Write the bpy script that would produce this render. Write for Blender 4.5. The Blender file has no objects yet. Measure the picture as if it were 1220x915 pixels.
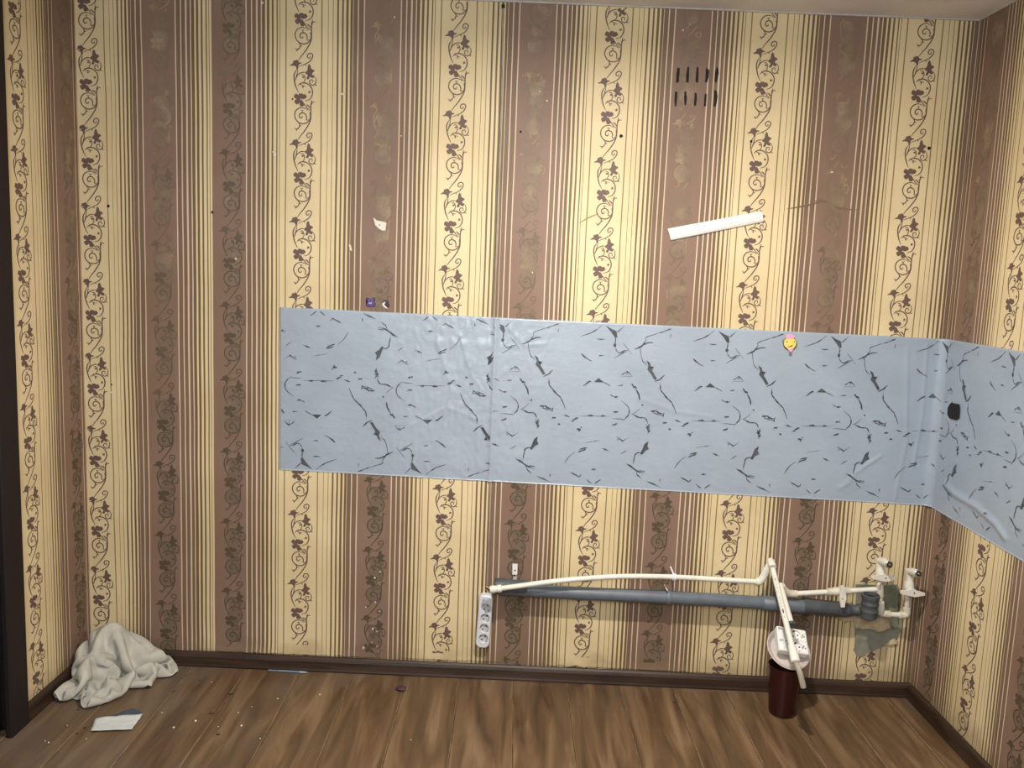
import bpy, bmesh, math, random
import numpy as np
from mathutils import Vector, Matrix, noise

random.seed(7)
PI = math.pi
S = bpy.context.scene
COL = S.collection

# ------------------------------------------------------------------ camera, lights, exposure
F_PX, YAW, PITCH, ROLL = 1000.0, .0013, .1289, .0396
CAM = Vector((1.5748, -3.0719, 1.5529))
FW = Vector((math.sin(YAW)*math.cos(PITCH), math.cos(YAW)*math.cos(PITCH), -math.sin(PITCH)))
R0 = Vector((math.cos(YAW), -math.sin(YAW), 0))
U0 = R0.cross(FW)
RT = R0*math.cos(ROLL) + U0*math.sin(ROLL)
UP = -R0*math.sin(ROLL) + U0*math.cos(ROLL)
cd = bpy.data.cameras.new('camera')
cam = bpy.data.objects.new('camera', cd)
COL.objects.link(cam)
cd.sensor_fit = 'HORIZONTAL'
cd.sensor_width = 36
cd.lens = F_PX/1220*36
cd.clip_start = .05
M4 = Matrix((RT, UP, -FW)).transposed().to_4x4()
M4.translation = CAM
cam.matrix_world = M4
S.camera = cam

world = bpy.data.worlds.new('world')
world.use_nodes = True
world.node_tree.nodes['Background'].inputs[0].default_value = (.75, .8, 1, 1)
world.node_tree.nodes['Background'].inputs[1].default_value = .05
S.world = world

def lamp(name, loc, size, watts, colour, rot=(0, 0, 0)):
    l = bpy.data.lights.new(name, 'AREA')
    l.shape = 'DISK'
    l.size = size
    l.energy = watts
    l.color = colour
    o = bpy.data.objects.new(name, l)
    o.location = loc
    o.rotation_euler = rot
    COL.objects.link(o)
    return o
lamp('ceiling_lamp', (1.85, -1.30, 2.39), .10, 57, (1, .92, .82))
lamp('added_cool_fill', (1.4, -3.45, 2.0), .9, 50, (.84, .93, 1), (PI/2, 0, 0))  # added cool fill from behind the camera; no window is modelled there

S.view_settings.view_transform = 'Standard'
S.view_settings.look = 'None'
S.view_settings.gamma = 1
S.view_settings.use_curve_mapping = False
S.view_settings.exposure = 0

# ------------------------------------------------------------------ sizes of the room
W = 3.161          # room width
H = 2.5
DEEP = -4.0        # wall behind the camera
PER = .5423        # wallpaper repeat across
VPER = .2715       # vine repeat up the wall
def fz(x):         # the floor falls slightly to the right
    return .018*(1 - max(0, min(1, x/W)))

def on_plane(px, py, y=0.0):
    d = FW*F_PX + RT*(px-610) - UP*(py-457.5)
    t = (y - CAM.y)/d.y
    return CAM + d*t
def on_floor(px, py, z=.01):
    d = FW*F_PX + RT*(px-610) - UP*(py-457.5)
    t = (z - CAM.z)/d.z
    return CAM + d*t
def on_side(px, py, x):
    d = FW*F_PX + RT*(px-610) - UP*(py-457.5)
    t = (x - CAM.x)/d.x
    return CAM + d*t

# ------------------------------------------------------------------ materials
def newmat(name):
    m = bpy.data.materials.new(name)
    m.use_nodes = True
    nt = m.node_tree
    return m, nt, nt.nodes, nt.links, nt.nodes['Principled BSDF']

def plain(name, col, rough=.5, metal=0, noise_amt=.12, scale=60, bump=.0, bscale=200, spec=.5, trans=0, sub=0):
    m, nt, N, L, b = newmat(name)
    tc = N.new('ShaderNodeTexCoord')
    n = N.new('ShaderNodeTexNoise')
    n.inputs['Scale'].default_value = scale
    n.inputs['Detail'].default_value = 4
    L.new(tc.outputs['Object'], n.inputs['Vector'])
    r = N.new('ShaderNodeValToRGB')
    r.color_ramp.elements[0].position = .3
    r.color_ramp.elements[1].position = .7
    k0, k1 = 1-noise_amt, 1+noise_amt*.4
    r.color_ramp.elements[0].color = (*[c*k0 for c in col], 1)
    r.color_ramp.elements[1].color = (*[min(1, c*k1) for c in col], 1)
    L.new(n.outputs['Fac'], r.inputs['Fac'])
    L.new(r.outputs['Color'], b.inputs['Base Color'])
    b.inputs['Roughness'].default_value = rough
    b.inputs['Metallic'].default_value = metal
    b.inputs['Specular IOR Level'].default_value = spec
    b.inputs['Transmission Weight'].default_value = trans
    if sub:
        b.inputs['Subsurface Weight'].default_value = sub
        b.inputs['Subsurface Radius'].default_value = (.01, .01, .01)
    if bump:
        n2 = N.new('ShaderNodeTexNoise')
        n2.inputs['Scale'].default_value = bscale
        n2.inputs['Detail'].default_value = 5
        L.new(tc.outputs['Object'], n2.inputs['Vector'])
        bp = N.new('ShaderNodeBump')
        bp.inputs['Strength'].default_value = bump
        bp.inputs['Distance'].default_value = .002
        L.new(n2.outputs['Fac'], bp.inputs['Height'])
        L.new(bp.outputs['Normal'], b.inputs['Normal'])
    return m

C_CREAM = (.74, .605, .37)
C_PALE = (.68, .52, .385)
C_LINE = (.175, .115, .062)
C_SOFT = (.26, .185, .09)
C_BROWN = (.245, .158, .118)
C_BROWN2 = (.20, .132, .09)
RAMP_R = [(0, C_CREAM), (60.2, C_SOFT), (64.6, C_CREAM), (82.8, C_SOFT), (85.3, C_CREAM), (100.4, C_LINE), (103.6, C_CREAM),
          (116.2, C_LINE), (121, C_CREAM), (132.2, C_LINE), (139.2, C_CREAM), (147, C_LINE), (155, C_CREAM), (161.9, C_LINE), (170, C_PALE),
          (173.4, C_BROWN2), (187, C_PALE), (192, C_BROWN2), (209.3, C_PALE), (213, C_BROWN)]
RAMP_L = [(0, C_BROWN), (338, C_PALE), (342, C_BROWN2), (357, C_PALE), (361.4, C_BROWN2), (374, C_PALE), (379.5, C_BROWN2),
          (390, C_PALE), (396, C_LINE), (405, C_CREAM), (412.6, C_LINE), (420.8, C_CREAM), (428.8, C_LINE), (436.2, C_CREAM),
          (445.2, C_LINE), (450, C_CREAM), (456, C_LINE), (459, C_CREAM), (477.7, C_SOFT), (482.3, C_CREAM)]

def math_node(N, L, op, a, b=None, c=None):
    n = N.new('ShaderNodeMath')
    n.operation = op
    for i, v in enumerate((a, b, c)):
        if v is None:
            continue
        if isinstance(v, (int, float)):
            n.inputs[i].default_value = v
        else:
            L.new(v, n.inputs[i])
    return n.outputs[0]

def wallpaper(name, side):
    m, nt, N, L, b = newmat(name)
    tc = N.new('ShaderNodeTexCoord')
    sx = N.new('ShaderNodeSeparateXYZ')
    L.new(tc.outputs['Object'], sx.inputs[0])
    X, Y, Z = sx.outputs
    mm = lambda op, a, b_=None, c=None: math_node(N, L, op, a, b_, c)
    # paper hung by hand: the stripes waver a little
    nz = N.new('ShaderNodeTexNoise')
    nz.inputs['Scale'].default_value = 1.0
    mp = N.new('ShaderNodeMapping')
    mp.inputs['Scale'].default_value = (7, 7, 2.2)
    L.new(tc.outputs['Object'], mp.inputs[0])
    L.new(mp.outputs[0], nz.inputs['Vector'])
    wob = mm('MULTIPLY', mm('SUBTRACT', nz.outputs['Fac'], .5), .006)
    if side == 'back':
        # stronger waver where the paper has come loose by the left corner
        near = mm('MULTIPLY', mm('MAXIMUM', mm('SUBTRACT', .30, X), 0), .05)
        wob = mm('ADD', wob, mm('MULTIPLY', mm('SUBTRACT', nz.outputs['Fac'], .5), near))
        s = mm('ADD', X, wob)
        a = mm('MULTIPLY', mm('SUBTRACT', s, .043), 1.13)
        a = mm('WRAP', a, PER, 0.0)
        c = mm('SUBTRACT', s, .010)
        d = mm('WRAP', mm('SUBTRACT', s, .801), PER, 0.0)
        f1 = mm('GREATER_THAN', s, .297)
        f2 = mm('GREATER_THAN', s, .477)
        u = mm('ADD', mm('MULTIPLY', mm('SUBTRACT', 1.0, f1), a), mm('MULTIPLY', f1, mm('ADD', mm('MULTIPLY', mm('SUBTRACT', 1.0, f2), c), mm('MULTIPLY', f2, d))))
    elif side == 'left':
        u = mm('WRAP', mm('ADD', mm('ADD', Y, wob), .364), PER, 0.0)
    else:
        u = mm('WRAP', mm('SUBTRACT', mm('SUBTRACT', mm('ADD', W, wob), Y), 3.540), PER, 0.0)
    us = mm('MULTIPLY', u, 1000.0/542.3)
    def ramp(tab):
        r = N.new('ShaderNodeValToRGB')
        cr = r.color_ramp
        cr.interpolation = 'CONSTANT'
        cr.elements[0].position = 0
        cr.elements[0].color = (*tab[0][1], 1)
        cr.elements[1].position = tab[1][0]/542.3
        cr.elements[1].color = (*tab[1][1], 1)
        for p, col in tab[2:]:
            e = cr.elements.new(p/542.3)
            e.color = (*col, 1)
        L.new(us, r.inputs['Fac'])
        return r
    rr, rl = ramp(RAMP_R), ramp(RAMP_L)
    mx = N.new('ShaderNodeMix')
    mx.data_type = 'RGBA'
    L.new(mm('GREATER_THAN', us, 287.0/542.3), mx.inputs['Factor'])
    L.new(rr.outputs['Color'], mx.inputs['A'])
    L.new(rl.outputs['Color'], mx.inputs['B'])
    col = mx.outputs['Result']
    # blotches and ageing
    n2 = N.new('ShaderNodeTexNoise')
    n2.inputs['Scale'].default_value = 3.2
    n2.inputs['Detail'].default_value = 8
    L.new(tc.outputs['Object'], n2.inputs['Vector'])
    r2 = N.new('ShaderNodeValToRGB')
    r2.color_ramp.elements[0].position = .35
    r2.color_ramp.elements[0].color = (.86, .84, .79, 1)
    r2.color_ramp.elements[1].position = .65
    r2.color_ramp.elements[1].color = (1, 1, 1, 1)
    L.new(n2.outputs['Fac'], r2.inputs['Fac'])
    m2 = N.new('ShaderNodeMix')
    m2.data_type = 'RGBA'
    m2.blend_type = 'MULTIPLY'
    m2.inputs['Factor'].default_value = 1
    L.new(col, m2.inputs['A'])
    L.new(r2.outputs['Color'], m2.inputs['B'])
    col = m2.outputs['Result']
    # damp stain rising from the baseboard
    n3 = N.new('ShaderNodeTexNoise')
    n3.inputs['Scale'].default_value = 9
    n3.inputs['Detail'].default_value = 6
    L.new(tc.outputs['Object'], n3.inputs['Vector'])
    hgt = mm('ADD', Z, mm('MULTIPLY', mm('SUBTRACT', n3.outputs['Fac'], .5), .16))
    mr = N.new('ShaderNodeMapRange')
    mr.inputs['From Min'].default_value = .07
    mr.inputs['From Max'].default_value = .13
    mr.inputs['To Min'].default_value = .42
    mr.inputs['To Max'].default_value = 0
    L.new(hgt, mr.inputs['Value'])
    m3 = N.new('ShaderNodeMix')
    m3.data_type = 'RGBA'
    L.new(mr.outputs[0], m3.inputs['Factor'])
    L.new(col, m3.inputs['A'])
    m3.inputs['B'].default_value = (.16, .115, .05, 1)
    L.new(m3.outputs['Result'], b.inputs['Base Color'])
    b.inputs['Roughness'].default_value = .55
    b.inputs['Specular IOR Level'].default_value = .35
    # relief: fine thread plus soft buckles
    w = N.new('ShaderNodeTexNoise')
    w.inputs['Scale'].default_value = 1
    w.inputs['Detail'].default_value = 3
    mp2 = N.new('ShaderNodeMapping')
    mp2.inputs['Scale'].default_value = (14, 14, 3)
    L.new(tc.outputs['Object'], mp2.inputs[0])
    L.new(mp2.outputs[0], w.inputs['Vector'])
    bp = N.new('ShaderNodeBump')
    bp.inputs['Strength'].default_value = .5
    bp.inputs['Distance'].default_value = .006
    L.new(w.outputs['Fac'], bp.inputs['Height'])
    fine = N.new('ShaderNodeTexNoise')
    fine.inputs['Scale'].default_value = 700
    L.new(tc.outputs['Object'], fine.inputs['Vector'])
    bp2 = N.new('ShaderNodeBump')
    bp2.inputs['Strength'].default_value = .25
    bp2.inputs['Distance'].default_value = .0006
    L.new(fine.outputs['Fac'], bp2.inputs['Height'])
    L.new(bp.outputs['Normal'], bp2.inputs['Normal'])
    L.new(bp2.outputs['Normal'], b.inputs['Normal'])
    return m

def print_mat(name, dark, ground, pale, fade0, fade1):
    """printed and flocked vine; wears away in blotches (more of them high on the wall)"""
    m, nt, N, L, b = newmat(name)
    tc = N.new('ShaderNodeTexCoord')
    sx = N.new('ShaderNodeSeparateXYZ')
    L.new(tc.outputs['Object'], sx.inputs[0])
    n = N.new('ShaderNodeTexNoise')
    n.inputs['Scale'].default_value = 5
    n.inputs['Detail'].default_value = 5
    L.new(tc.outputs['Object'], n.inputs['Vector'])
    mr = N.new('ShaderNodeMapRange')
    mr.inputs['From Min'].default_value = fade0
    mr.inputs['From Max'].default_value = fade1
    L.new(math_node(N, L, 'ADD', sx.outputs[2], math_node(N, L, 'MULTIPLY', math_node(N, L, 'SUBTRACT', n.outputs['Fac'], .5), 1.6)), mr.inputs['Value'])
    m1 = N.new('ShaderNodeMix')
    m1.data_type = 'RGBA'
    L.new(mr.outputs[0], m1.inputs['Factor'])
    m1.inputs['A'].default_value = (*dark, 1)
    m1.inputs['B'].default_value = (*ground, 1)
    n2 = N.new('ShaderNodeTexNoise')
    n2.inputs['Scale'].default_value = 11
    n2.inputs['Detail'].default_value = 6
    L.new(tc.outputs['Object'], n2.inputs['Vector'])
    r = N.new('ShaderNodeValToRGB')
    r.color_ramp.elements[0].position = .50
    r.color_ramp.elements[0].color = (0, 0, 0, 1)
    r.color_ramp.elements[1].position = .62
    r.color_ramp.elements[1].color = (.8, .8, .8, 1)
    L.new(n2.outputs['Fac'], r.inputs['Fac'])
    k = math_node(N, L, 'MULTIPLY', r.outputs['Color'], mr.outputs[0])
    m2 = N.new('ShaderNodeMix')
    m2.data_type = 'RGBA'
    L.new(k, m2.inputs['Factor'])
    L.new(m1.outputs['Result'], m2.inputs['A'])
    m2.inputs['B'].default_value = (*pale, 1)
    L.new(m2.outputs['Result'], b.inputs['Base Color'])
    b.inputs['Roughness'].default_value = .6
    return m

MW = {k: wallpaper('striped_wallpaper_'+k, k) for k in ('back', 'left', 'right')}
M_PC = print_mat('vine_print_on_cream', (.135, .082, .066), (.145, .09, .07), (.2, .14, .1), 5, 6)
M_PB = print_mat('vine_print_on_brown', (.085, .060, .034), (.195, .135, .085), (.34, .26, .14), 1.0, 1.9)
M_PD = print_mat('dark_vine_print_on_brown', (.092, .065, .040), (.13, .092, .060), (.2, .15, .09), 1.4, 2.6)
M_SM = print_mat('smudge_behind_print', (.165, .118, .078), (.215, .148, .104), (.28, .20, .14), 1.0, 1.9)
M_CEIL = plain('whitewashed_ceiling', (.80, .775, .76), .9, noise_amt=.10, scale=4, bump=.2, bscale=60)
M_PLAIN = plain('plain_painted_wall', (.55, .47, .36), .8)
M_PVC = plain('white_plastic', (.80, .80, .78), .35, noise_amt=.05)
M_PP = plain('off_white_pipe_plastic', (.76, .74, .66), .38, noise_amt=.10, scale=30)
M_PPD = plain('dusty_pipe_plastic', (.66, .61, .50), .5, noise_amt=.25, scale=40)
M_GREY = plain('grey_drain_plastic', (.125, .15, .18), .42, noise_amt=.22, scale=18)
M_GREYD = plain('dark_grey_drain_plastic', (.075, .085, .095), .5, noise_amt=.3, scale=18)
M_BLACK = plain('black_hollow', (.006, .005, .005), .8)
M_CHROME = plain('chrome', (.45, .44, .43), .22, 1)
M_BASE = None

def wood(name, c0, c1, c2, along, scale, rough, dirt=False, bumpk=.15):
    m, nt, N, L, b = newmat(name)
    tc = N.new('ShaderNodeTexCoord')
    oi = N.new('ShaderNodeObjectInfo')
    off = N.new('ShaderNodeVectorMath')
    off.operation = 'ADD'
    sc = N.new('ShaderNodeVectorMath')
    sc.operation = 'SCALE'
    sc.inputs[3].default_value = 7.3
    cb = N.new('ShaderNodeCombineXYZ')
    for i in range(3):
        L.new(oi.outputs['Random'], cb.inputs[i])
    L.new(cb.outputs[0], sc.inputs[0])
    L.new(tc.outputs['Object'], off.inputs[0])
    L.new(sc.outputs[0], off.inputs[1])
    mp = N.new('ShaderNodeMapping')
    k = [scale*9]*3
    k[along] = scale
    mp.inputs['Scale'].default_value = k
    L.new(off.outputs[0], mp.inputs[0])
    n = N.new('ShaderNodeTexNoise')
    n.inputs['Scale'].default_value = 1
    n.inputs['Detail'].default_value = 8
    n.inputs['Distortion'].default_value = .8
    L.new(mp.outputs[0], n.inputs['Vector'])
    r = N.new('ShaderNodeValToRGB')
    e = r.color_ramp.elements
    e[0].position = .3
    e[0].color = (*c0, 1)
    e[1].position = .72
    e[1].color = (*c2, 1)
    x = e.new(.5)
    x.color = (*c1, 1)
    L.new(n.outputs['Fac'], r.inputs['Fac'])
    col = r.outputs['Color']
    if dirt:
        sp = N.new('ShaderNodeSeparateXYZ')
        L.new(tc.outputs['Object'], sp.inputs[0])
        dn = N.new('ShaderNodeTexNoise')
        dn.inputs['Scale'].default_value = 3.5
        dn.inputs['Detail'].default_value = 7
        L.new(tc.outputs['Object'], dn.inputs['Vector'])
        # grey dust lies thickest near the left corner and along the back wall
        dl = math_node(N, L, 'MULTIPLY', math_node(N, L, 'SUBTRACT', .95, sp.outputs[0]), .75)
        db = math_node(N, L, 'MULTIPLY', math_node(N, L, 'ADD', sp.outputs[1], .16), 2.2)
        g = math_node(N, L, 'MAXIMUM', dl, db)
        g = math_node(N, L, 'ADD', g, math_node(N, L, 'MULTIPLY', math_node(N, L, 'SUBTRACT', dn.outputs['Fac'], .5), 2.4))
        mr = N.new('ShaderNodeMapRange')
        mr.inputs['From Min'].default_value = .1
        mr.inputs['From Max'].default_value = .75
        mr.inputs['To Max'].default_value = .55
        L.new(g, mr.inputs['Value'])
        mx = N.new('ShaderNodeMix')
        mx.data_type = 'RGBA'
        L.new(mr.outputs[0], mx.inputs['Factor'])
        L.new(col, mx.inputs['A'])
        mx.inputs['B'].default_value = (.135, .105, .078, 1)
        col = mx.outputs['Result']
        ra = math_node(N, L, 'ADD', math_node(N, L, 'MULTIPLY', mr.outputs[0], .5), rough)
        L.new(ra, b.inputs['Roughness'])
    else:
        b.inputs['Roughness'].default_value = rough
    L.new(col, b.inputs['Base Color'])
    bp = N.new('ShaderNodeBump')
    bp.inputs['Strength'].default_value = bumpk
    bp.inputs['Distance'].default_value = .001
    L.new(n.outputs['Fac'], bp.inputs['Height'])
    L.new(bp.outputs['Normal'], b.inputs['Normal'])
    return m
M_FLOOR = wood('oak_laminate', (.058, .031, .014), (.122, .070, .034), (.225, .145, .080), 1, 2.2, .40, dirt=True)
M_BASE = wood('dark_baseboard_wood_x', (.018, .009, .005), (.032, .017, .010), (.052, .029, .017), 0, 3, .45)
M_BASEY = wood('dark_baseboard_wood_y', (.018, .009, .005), (.032, .017, .010), (.052, .029, .017), 1, 3, .45)
M_DOOR = wood('dark_door_wood', (.005, .0015, .0015), (.008, .0025, .002), (.011, .0035, .003), 2, 3, .7)
M_WORN = plain('worn_plank_edge', (.30, .20, .11), .5, noise_amt=.5, scale=30)
M_SUB = plain('bare_subfloor', (.02, .014, .01), .9)

# ------------------------------------------------------------------ mesh helpers
def link(name, me, mats, parent=None, smooth=False):
    if not isinstance(mats, (list, tuple)):
        mats = [mats]
    for m in mats:
        me.materials.append(m)
    if smooth:
        for p in me.polygons:
            p.use_smooth = True
    o = bpy.data.objects.new(name, me)
    COL.objects.link(o)
    if parent is not None:
        o.parent = parent
        o.matrix_parent_inverse = Matrix.Translation(-parent_world(parent))
    return o
def parent_world(o):
    v = Vector(o.location)
    return v
def from_data(name, vs, fs, mats, parent=None, smooth=False, mi=None):
    me = bpy.data.meshes.new(name)
    me.from_pydata([tuple(v) for v in vs], [], fs)
    if mi is not None:
        me.polygons.foreach_set('material_index', mi)
    me.update()
    return link(name, me, mats, parent, smooth)
def from_bm(name, bm, mats, parent=None, smooth=False):
    bmesh.ops.recalc_face_normals(bm, faces=bm.faces)
    me = bpy.data.meshes.new(name)
    bm.to_mesh(me)
    bm.free()
    return link(name, me, mats, parent, smooth)
def empty(name, loc, label, cat, group=None):
    o = bpy.data.objects.new(name, None)
    o.empty_display_size = .05
    o.location = loc
    COL.objects.link(o)
    tag(o, label, cat, group)
    return o
def tag(o, label=None, cat=None, group=None, kind=None):
    if label: o['label'] = label
    if cat: o['category'] = cat
    if group: o['group'] = group
    if kind: o['kind'] = kind
    return o
def add_box(bm, lo, hi, bevel=0, seg=2):
    r = bmesh.ops.create_cube(bm, size=1)
    for v in r['verts']:
        v.co = Vector([lo[i] + (v.co[i]+.5)*(hi[i]-lo[i]) for i in range(3)])
    if bevel:
        es = list({e for v in r['verts'] for e in v.link_edges})
        bmesh.ops.bevel(bm, geom=es, offset=bevel, segments=seg, affect='EDGES', profile=.5)
def box(name, lo, hi, mat, parent=None, bevel=0, seg=2, smooth=False):
    bm = bmesh.new()
    add_box(bm, lo, hi, bevel, seg)
    return from_bm(name, bm, mat, parent, smooth)
def frame(d, hint=Vector((0, 0, 1))):
    d = d.normalized()
    a = d.cross(hint)
    if a.length < 1e-4:
        a = d.cross(Vector((1, 0, 0)))
    a.normalize()
    return a, d.cross(a).normalized()
def sweep(bm, pts, radii, n=14, cap=True):
    """round tube through pts; radii one or one per point"""
    pts = [Vector(p) for p in pts]
    if not isinstance(radii, (list, tuple)):
        radii = [radii]*len(pts)
    rings = []
    a = None
    for i, p in enumerate(pts):
        d = (pts[min(i+1, len(pts)-1)] - pts[max(i-1, 0)])
        if d.length < 1e-7: d = Vector((0, 0, 1))
        d.normalize()
        if a is None:
            a, b = frame(d)
        else:
            a = (a - d*a.dot(d)).normalized()
            b = d.cross(a)
        rings.append([bm.verts.new(p + (a*math.cos(2*PI*k/n) + b*math.sin(2*PI*k/n))*radii[i]) for k in range(n)])
    for r0, r1 in zip(rings, rings[1:]):
        for k in range(n):
            bm.faces.new((r0[k], r0[(k+1) % n], r1[(k+1) % n], r1[k]))
    if cap:
        bm.faces.new(rings[0][::-1])
        bm.faces.new(rings[-1])
def smooth_path(pts, n=8):
    pts = [Vector(p) for p in pts]
    P = [pts[0]*2-pts[1]] + pts + [pts[-1]*2-pts[-2]]
    out = []
    for i in range(1, len(P)-2):
        for k in range(n):
            t = k/n
            p0, p1, p2, p3 = P[i-1:i+3]
            out.append(.5*((2*p1) + (p2-p0)*t + (2*p0-5*p1+4*p2-p3)*t*t + (-p0+3*p1-3*p2+p3)*t**3))
    out.append(pts[-1])
    return out
def tube(name, pts, r, mat, parent=None, n=14, smooth=True):
    bm = bmesh.new()
    sweep(bm, pts, r, n)
    o = from_bm(name, bm, mat, parent, smooth)
    sharpen(o)
    return o
def sharpen(o, ang=50):
    me = o.data
    bm = bmesh.new()
    bm.from_mesh(me)
    for e in bm.edges:
        if len(e.link_faces) == 2 and e.calc_face_angle(0) > math.radians(ang):
            e.smooth = False
    bm.to_mesh(me)
    bm.free()
def collar(name, p0, p1, prof, mat, parent, n=20):
    """lathe along p0->p1; prof = [(t, radius)]"""
    p0, p1 = Vector(p0), Vector(p1)
    bm = bmesh.new()
    d = (p1-p0).normalized()
    a, b = frame(d)
    rings = []
    for t, r in prof:
        c = p0.lerp(p1, t)
        rings.append([bm.verts.new(c + (a*math.cos(2*PI*k/n)+b*math.sin(2*PI*k/n))*r) for k in range(n)])
    for r0, r1 in zip(rings, rings[1:]):
        for k in range(n):
            bm.faces.new((r0[k], r0[(k+1) % n], r1[(k+1) % n], r1[k]))
    bm.faces.new(rings[0][::-1])
    bm.faces.new(rings[-1])
    o = from_bm(name, bm, mat, parent, True)
    sharpen(o, 35)
    return o
def plate(name, pts, n, thick, mat, parent=None, jag=0):
    """flat polygon pts (3-D, coplanar) given a thickness along n"""
    bm = bmesh.new()
    n = Vector(n)
    pts = [Vector(p) for p in pts]
    if jag:
        q = []
        for i, p in enumerate(pts):
            p2 = pts[(i+1) % len(pts)]
            m = max(1, int((p2-p).length/.006))
            for k in range(m):
                r = p.lerp(p2, k/m)
                j = Vector([random.uniform(-jag, jag) for _ in range(3)])
                r = r + (j - n*j.dot(n))
                q.append(r)
        pts = q
    lo = [bm.verts.new(p) for p in pts]
    hi = [bm.verts.new(p + n*thick) for p in pts]
    bm.faces.new(lo)
    bm.faces.new(hi[::-1])
    for i in range(len(pts)):
        j = (i+1) % len(pts)
        bm.faces.new((lo[i], hi[i], hi[j], lo[j]))
    bmesh.ops.triangulate(bm, faces=[f for f in bm.faces if len(f.verts) > 4])
    return from_bm(name, bm, mat, parent)
def cut(o, cutters):
    for c in cutters:
        md = o.modifiers.new('cut', 'BOOLEAN')
        md.operation = 'DIFFERENCE'
        md.solver = 'EXACT'
        md.object = c
    dg = bpy.context.evaluated_depsgraph_get()
    me = bpy.data.meshes.new_from_object(o.evaluated_get(dg))
    o.modifiers.clear()
    o.data = me
    for c in cutters:
        bpy.data.objects.remove(c)

# ------------------------------------------------------------------ vine ornament (traced once, repeated down every vine)
def cr2(P, n=5):
    P = [np.array(p, float) for p in P]
    if len(P) == 2:
        return [P[0]+(P[1]-P[0])*t/6 for t in range(7)]
    Q = [2*P[0]-P[1]] + P + [2*P[-1]-P[-2]]
    out = []
    for i in range(1, len(Q)-2):
        for k in range(n):
            t = k/n
            p0, p1, p2, p3 = Q[i-1:i+3]
            out.append(.5*(2*p1 + (p2-p0)*t + (2*p0-5*p1+4*p2-p3)*t*t + (-p0+3*p1-3*p2+p3)*t**3))
    out.append(P[-1])
    return out
class Flat:
    k = 1.0
    rag = 0.0
    """collects flat 2-D shapes"""
    def __init__(self): self.v = []; self.f = []; self.z = []; self.n = 0
    def stroke(self, P, w, taper=.45, n=5):
        Q = cr2(P, n)
        m = len(Q)
        b = len(self.v)
        rw_ = random.Random(len(self.v))
        for i, q in enumerate(Q):
            d = Q[min(i+1, m-1)] - Q[max(i-1, 0)]
            d = d/(np.hypot(*d)+1e-9)
            nn = np.array([-d[1], d[0]])
            t = i/(m-1)
            ww = self.k*w/2*(taper + (1-taper)*min(1, 4*min(t, 1-t)))
            self.v += [q+nn*ww*(1+rw_.uniform(-1, 1)*self.rag), q-nn*ww*(1+rw_.uniform(-1, 1)*self.rag)]
        for i in range(m-1):
            k = b+2*i
            self.f.append((k, k+1, k+3, k+2))
        self.lay()
    def poly(self, P, curve=False):
        P = [np.array(p, float) for p in P]
        b = len(self.v)
        c = sum(P)/len(P)
        self.v += [c] + P
        for i in range(len(P)):
            self.f.append((b, b+1+i, b+1+(i+1) % len(P)))
        self.lay()
    def lay(self):
        self.n += 1
        self.z += [(self.n % 41)*.00003]*(len(self.v)-len(self.z))
    def blob(self, c, rx, ry, ang=0, n=10, notch=0):
        ca, sa = math.cos(ang), math.sin(ang)
        P = []
        for k in range(n):
            t = 2*PI*k/n
            r = 1 - notch*max(0, math.cos(t))**6
            x, y = rx*math.cos(t)*r, ry*math.sin(t)*(1+.25*math.cos(t))
            P.append((c[0]+x*ca-y*sa, c[1]+x*sa+y*ca))
        self.poly(P)

mo = Flat()
mo.k = 1.22
mo.stroke([(575,590),(548,588),(527,620),(521,660),(519,725),(513,790),(490,850),(455,905),(418,955),(380,997),(345,1045)], 12, .6)
mo.poly([(285,155),(312,142),(325,130),(330,105),(352,98),(378,88),(393,103),(402,120),(434,122),(430,134),(402,142),(390,162),(388,200),(368,205),(362,176),(350,165),(322,160),(290,164)])
mo.stroke([(396,172),(440,152),(490,130),(530,105),(560,70),(573,35),(563,13),(543,8),(520,16),(506,38),(512,60),(532,64),(544,50),(533,38)], 11)
mo.stroke([(470,132),(488,158)], 9)
mo.stroke([(372,200),(340,250),(331,300),(336,355),(350,412),(378,478)], 13)
mo.stroke([(380,205),(375,240),(360,290),(343,335)], 9)
mo.stroke([(345,340),(368,285),(400,252),(440,236),(484,236)], 10)
mo.poly([(520,133),(540,150),(547,188),(580,203),(587,216),(563,235),(552,252),(578,278),(568,302),(545,297),(525,283),(515,312),(493,320),(484,300),(500,282),(498,262),(472,252),(480,228),(500,210),(505,170)])
mo.stroke([(568,262),(590,288),(600,320),(595,352),(577,377),(550,385),(526,368),(520,342),(536,322),(558,324),(563,345),(548,352)], 10)
mo.stroke([(570,370),(590,380),(607,386)], 9)
mo.stroke([(375,402),(400,372),(432,362),(480,365),(520,390),(546,430),(550,482),(532,530),(502,560),(455,577)], 12)
mo.stroke([(430,365),(455,342),(467,310),(460,277),(440,262),(418,268)], 9)
mo.blob((444,292), 15, 11, .5)
mo.stroke([(378,398),(400,378),(432,392),(470,402)], 8)
mo.blob((434,410), 14, 8, 1.2)
mo.blob((512,470), 18, 11, -.9)
mo.stroke([(500,455),(530,475)], 6)
C = (404, 556)
for ang, l, r in ((-1.5, 70, 28), (-.62, 84, 25), (-2.62, 92, 28), (2.55, 90, 28), (1.42, 90, 27)):
    mo.blob((C[0]+math.cos(ang)*l*.58, C[1]+math.sin(ang)*l*.58), l*.50, r, ang, 14, .22)
mo.stroke([(405,565),(440,612),(475,658),(514,688)], 9)
mo.stroke([(468,622),(492,632),(512,660)], 12)
mo.stroke([(540,560),(528,600),(520,650)], 9)
R_ = []
for k in range(15):
    t = -.75 - k*(2*PI*.93)/14
    R_.append((415+97*math.cos(t), 754+97*math.sin(t)))
mo.stroke(R_ + [(512,705)], 11, n=2)
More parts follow.
